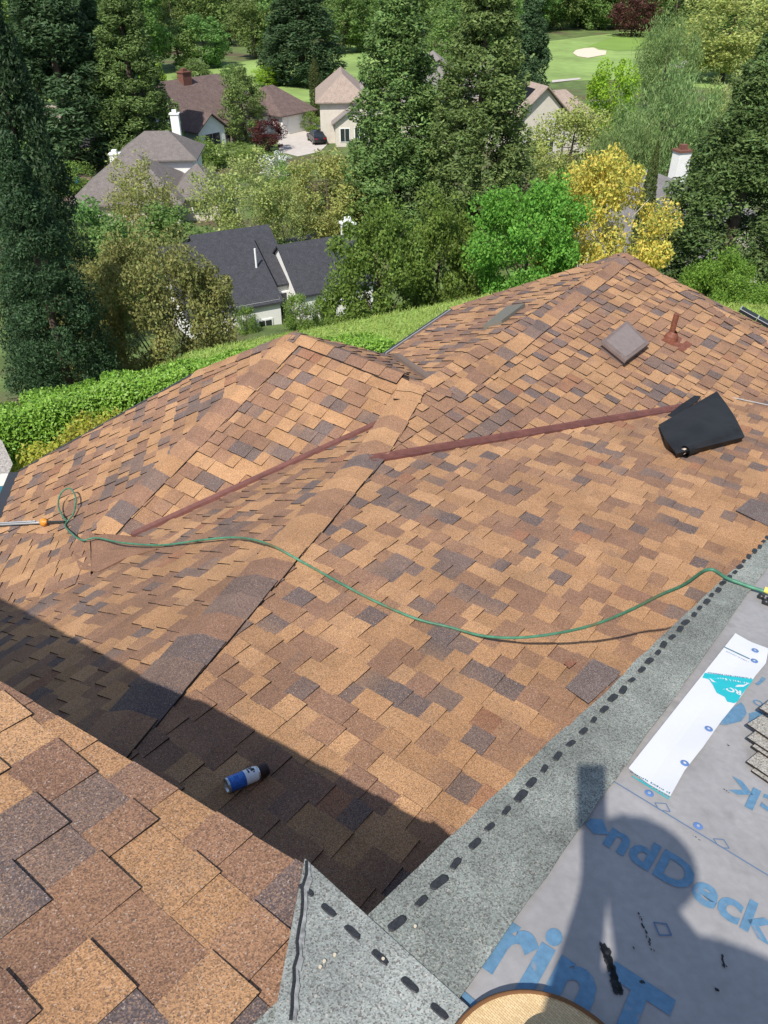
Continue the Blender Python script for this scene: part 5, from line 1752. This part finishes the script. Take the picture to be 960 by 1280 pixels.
# ------------------------------------------------------------------ parked cars
def car(q, rz, label, paint):
    root = empty('parked_car', (q.x, q.y, VZ + .05), rz, label, 'car', 'cars parked on the driveway')
    def sect(prof, w0, w1, name, m):
        mb = MB(); n = len(prof); A = [Vector((x, -w0 + (w0 - w1) * k, z)) for x, z, k in prof]; B = [Vector((x, w0 - (w0 - w1) * k, z)) for x, z, k in prof]
        for i in range(n):
            j = (i + 1) % n; mb.poly([A[i], A[j], B[j], B[i]])
        mb.poly(A[::-1]); mb.poly(B); o = mb.build(name, [m], root)
        b = o.modifiers.new('bevel', 'BEVEL'); b.width = .06; b.segments = 2; return o
    sect([(-2.3, .35, 0), (-2.35, .75, .1), (-2.2, 1.0, .2), (-1.4, 1.08, .25), (.9, 1.03, .25), (1.9, .92, .25), (2.3, .72, .2), (2.32, .38, 0)], .93, .80, 'body', paint)
    sect([(-1.9, 1.03, 0), (-1.35, 1.50, .8), (-.2, 1.60, 1), (.55, 1.50, .8), (1.25, 1.0, 0)], .80, .60, 'cabin', M_GLASS)
    mb = MB(); mb.prism([(-1.25, -.6, 1.53), (-.2, -.6, 1.625), (.5, -.58, 1.535), (.5, .58, 1.535), (-.2, .6, 1.625), (-1.25, .6, 1.53)], Vector((0, 0, -.03))); mb.build('roof', [paint], root)
    for x in (-1.4, 1.42):
        for y in (-.86, .86):
            mb = MB(); mb.lathe([(.2, -.11), (.33, -.11), (.33, .11), (.2, .11)], (x, y, .33), (0, 1, 0), 18); wl = mb.build('wheel', [M_BLKP], root)
            mb = MB(); mb.lathe([(.001, .09), (.2, .105)], (x, y, .33), (0, 1 if y > 0 else -1, 0), 12); mb.build('rim', [M_STEEL], wl)
    for y in (-.62, .62):
        mb = MB(); mb.box((2.27, y, .72), (.12, .32, .14)); mb.build('headlight', [M_FRAME], root)
        mb = MB(); mb.box((-2.3, y, .82), (.1, .32, .14)); mb.build('tail_light', [mat('tail_red', (.3, .01, .01), .3)], root)
    return root
M_CARP = mat('black_car_paint', (.012, .013, .016), .2, spec=.6)
car(atz(357, 163, VZ), math.radians(-35), 'black car parked beside the plum tree and garage', M_CARP)
car(atz(396, 178, VZ), math.radians(108), 'black car parked alone on the pale driveway edge', M_CARP)

# ------------------------------------------------------------------ the photographer, standing behind the camera on the upper roof
ft = Vector((.19, -.50, PU.z(.19, -.50)))
person = empty('person', ft, 0, 'person in hat and work clothes holding a phone, shadow falling on the underlayment', 'person')
def P_(x, y, z): return Vector((x, y, z)) - ft
hd_ = P_(.165, -.36, -.02)
verts = {'pel': (P_(.17, -.52, -.78), .15), 'bel': (P_(.17, -.52, -.60), .15), 'che': (P_(.15, -.49, -.30), .19), 'nck': (P_(.07, -.44, -.08), .09), 'hea': (P_(.03, -.40, .05), .09), 'top': (P_(.02, -.38, .15), .085),
         'ls': (P_(-.05, -.48, -.17), .095), 'le': (P_(-.07, -.36, -.36), .065), 'lw': (P_(.0, -.19, -.19), .034), 'lh': (P_(.005, -.125, -.09), .035),
         'rs': (P_(.33, -.46, -.17), .095), 're': (P_(.33, -.36, -.42), .06), 'rw': (P_(.13, -.21, -.20), .038), 'rh': (P_(.06, -.14, -.11), .036),
         'lp': (P_(.07, -.52, -.86), .10), 'lk': (P_(.05, -.46, -1.20), .07), 'la': (P_(.04, -.52, -1.52), .05), 'lt': (P_(.05, -.36, -1.575), .045),
         'rp': (P_(.27, -.52, -.86), .10), 'rk': (P_(.31, -.48, -1.22), .07), 'ra': (P_(.33, -.55, -1.56), .05), 'rt': (P_(.35, -.40, -1.61), .045)}
edges = [('pel', 'bel'), ('bel', 'che'), ('che', 'nck'), ('nck', 'hea'), ('hea', 'top'), ('che', 'ls'), ('ls', 'le'), ('le', 'lw'), ('lw', 'lh'), ('che', 'rs'), ('rs', 're'), ('re', 'rw'), ('rw', 'rh'), ('pel', 'lp'), ('lp', 'lk'), ('lk', 'la'), ('la', 'lt'), ('pel', 'rp'), ('rp', 'rk'), ('rk', 'ra'), ('ra', 'rt')]
# fingers of the phone hand and of the relaxed hand
for hand, sgn in (('lh', 1), ('rh', -1)):
    hp_ = verts[hand][0]
    for k, (dx, dy, dz) in enumerate([(-.035, .02, .05), (-.022, .03, .085), (-.008, .033, .09), (.010, .03, .08), (.034, .01, .04)]):
        a = hand + 'f%d' % k; b = hand + 'g%d' % k
        verts[a] = (hp_ + Vector((dx * sgn * .8, dy, dz * .55)), .010); verts[b] = (hp_ + Vector((dx * sgn, dy * .6, dz)), .008); edges += [(hand, a), (a, b)]
keys = list(verts); me = bpy.data.meshes.new('body'); me.from_pydata([tuple(verts[k][0]) for k in keys], [(keys.index(a), keys.index(b)) for a, b in edges], [])
M_CLOTH = mat('work_clothes', (.10, .12, .16), .9); me.materials.append(M_CLOTH)
bo = bpy.data.objects.new('body', me); COL.objects.link(bo); child(bo, person)
sk_ = bo.modifiers.new('skin', 'SKIN')
if not me.skin_vertices: me.skin_vertices.new(name='')
for i, k in enumerate(keys): me.skin_vertices[0].data[i].radius = (verts[k][1], verts[k][1])
me.skin_vertices[0].data[0].use_root = True
sb = bo.modifiers.new('sub', 'SUBSURF'); sb.levels = 1; sb.render_levels = 2
ph = empty('phone', Vector((0, CP, -SP)) * -.02 + Vector((0, SP, CP)) * -.055, 0, 'dark phone held up by the photographer', 'phone')
mb = MB(); axu = Vector((0, SP, CP)); axf = Vector((0, CP, -SP)); mb.box((0, 0, 0), (.078, .165, .009), axes=(Vector((1, 0, 0)), axu, axf)); o = mb.build('phone_body', [M_BLKP], ph)
mb = MB(); mb.box(axf * -.0055, (.070, .155, .002), axes=(Vector((1, 0, 0)), axu, axf)); mb.build('screen', [M_GLASS], ph)
hh_ = empty('sun_hat', (.02, -.38, .145), 0, 'wide brimmed straw hat worn by the photographer', 'hat')
hat_parts(hh_, Vector((.02, -.38, .145)), Vector((0, .12, 1)).normalized(), .135)
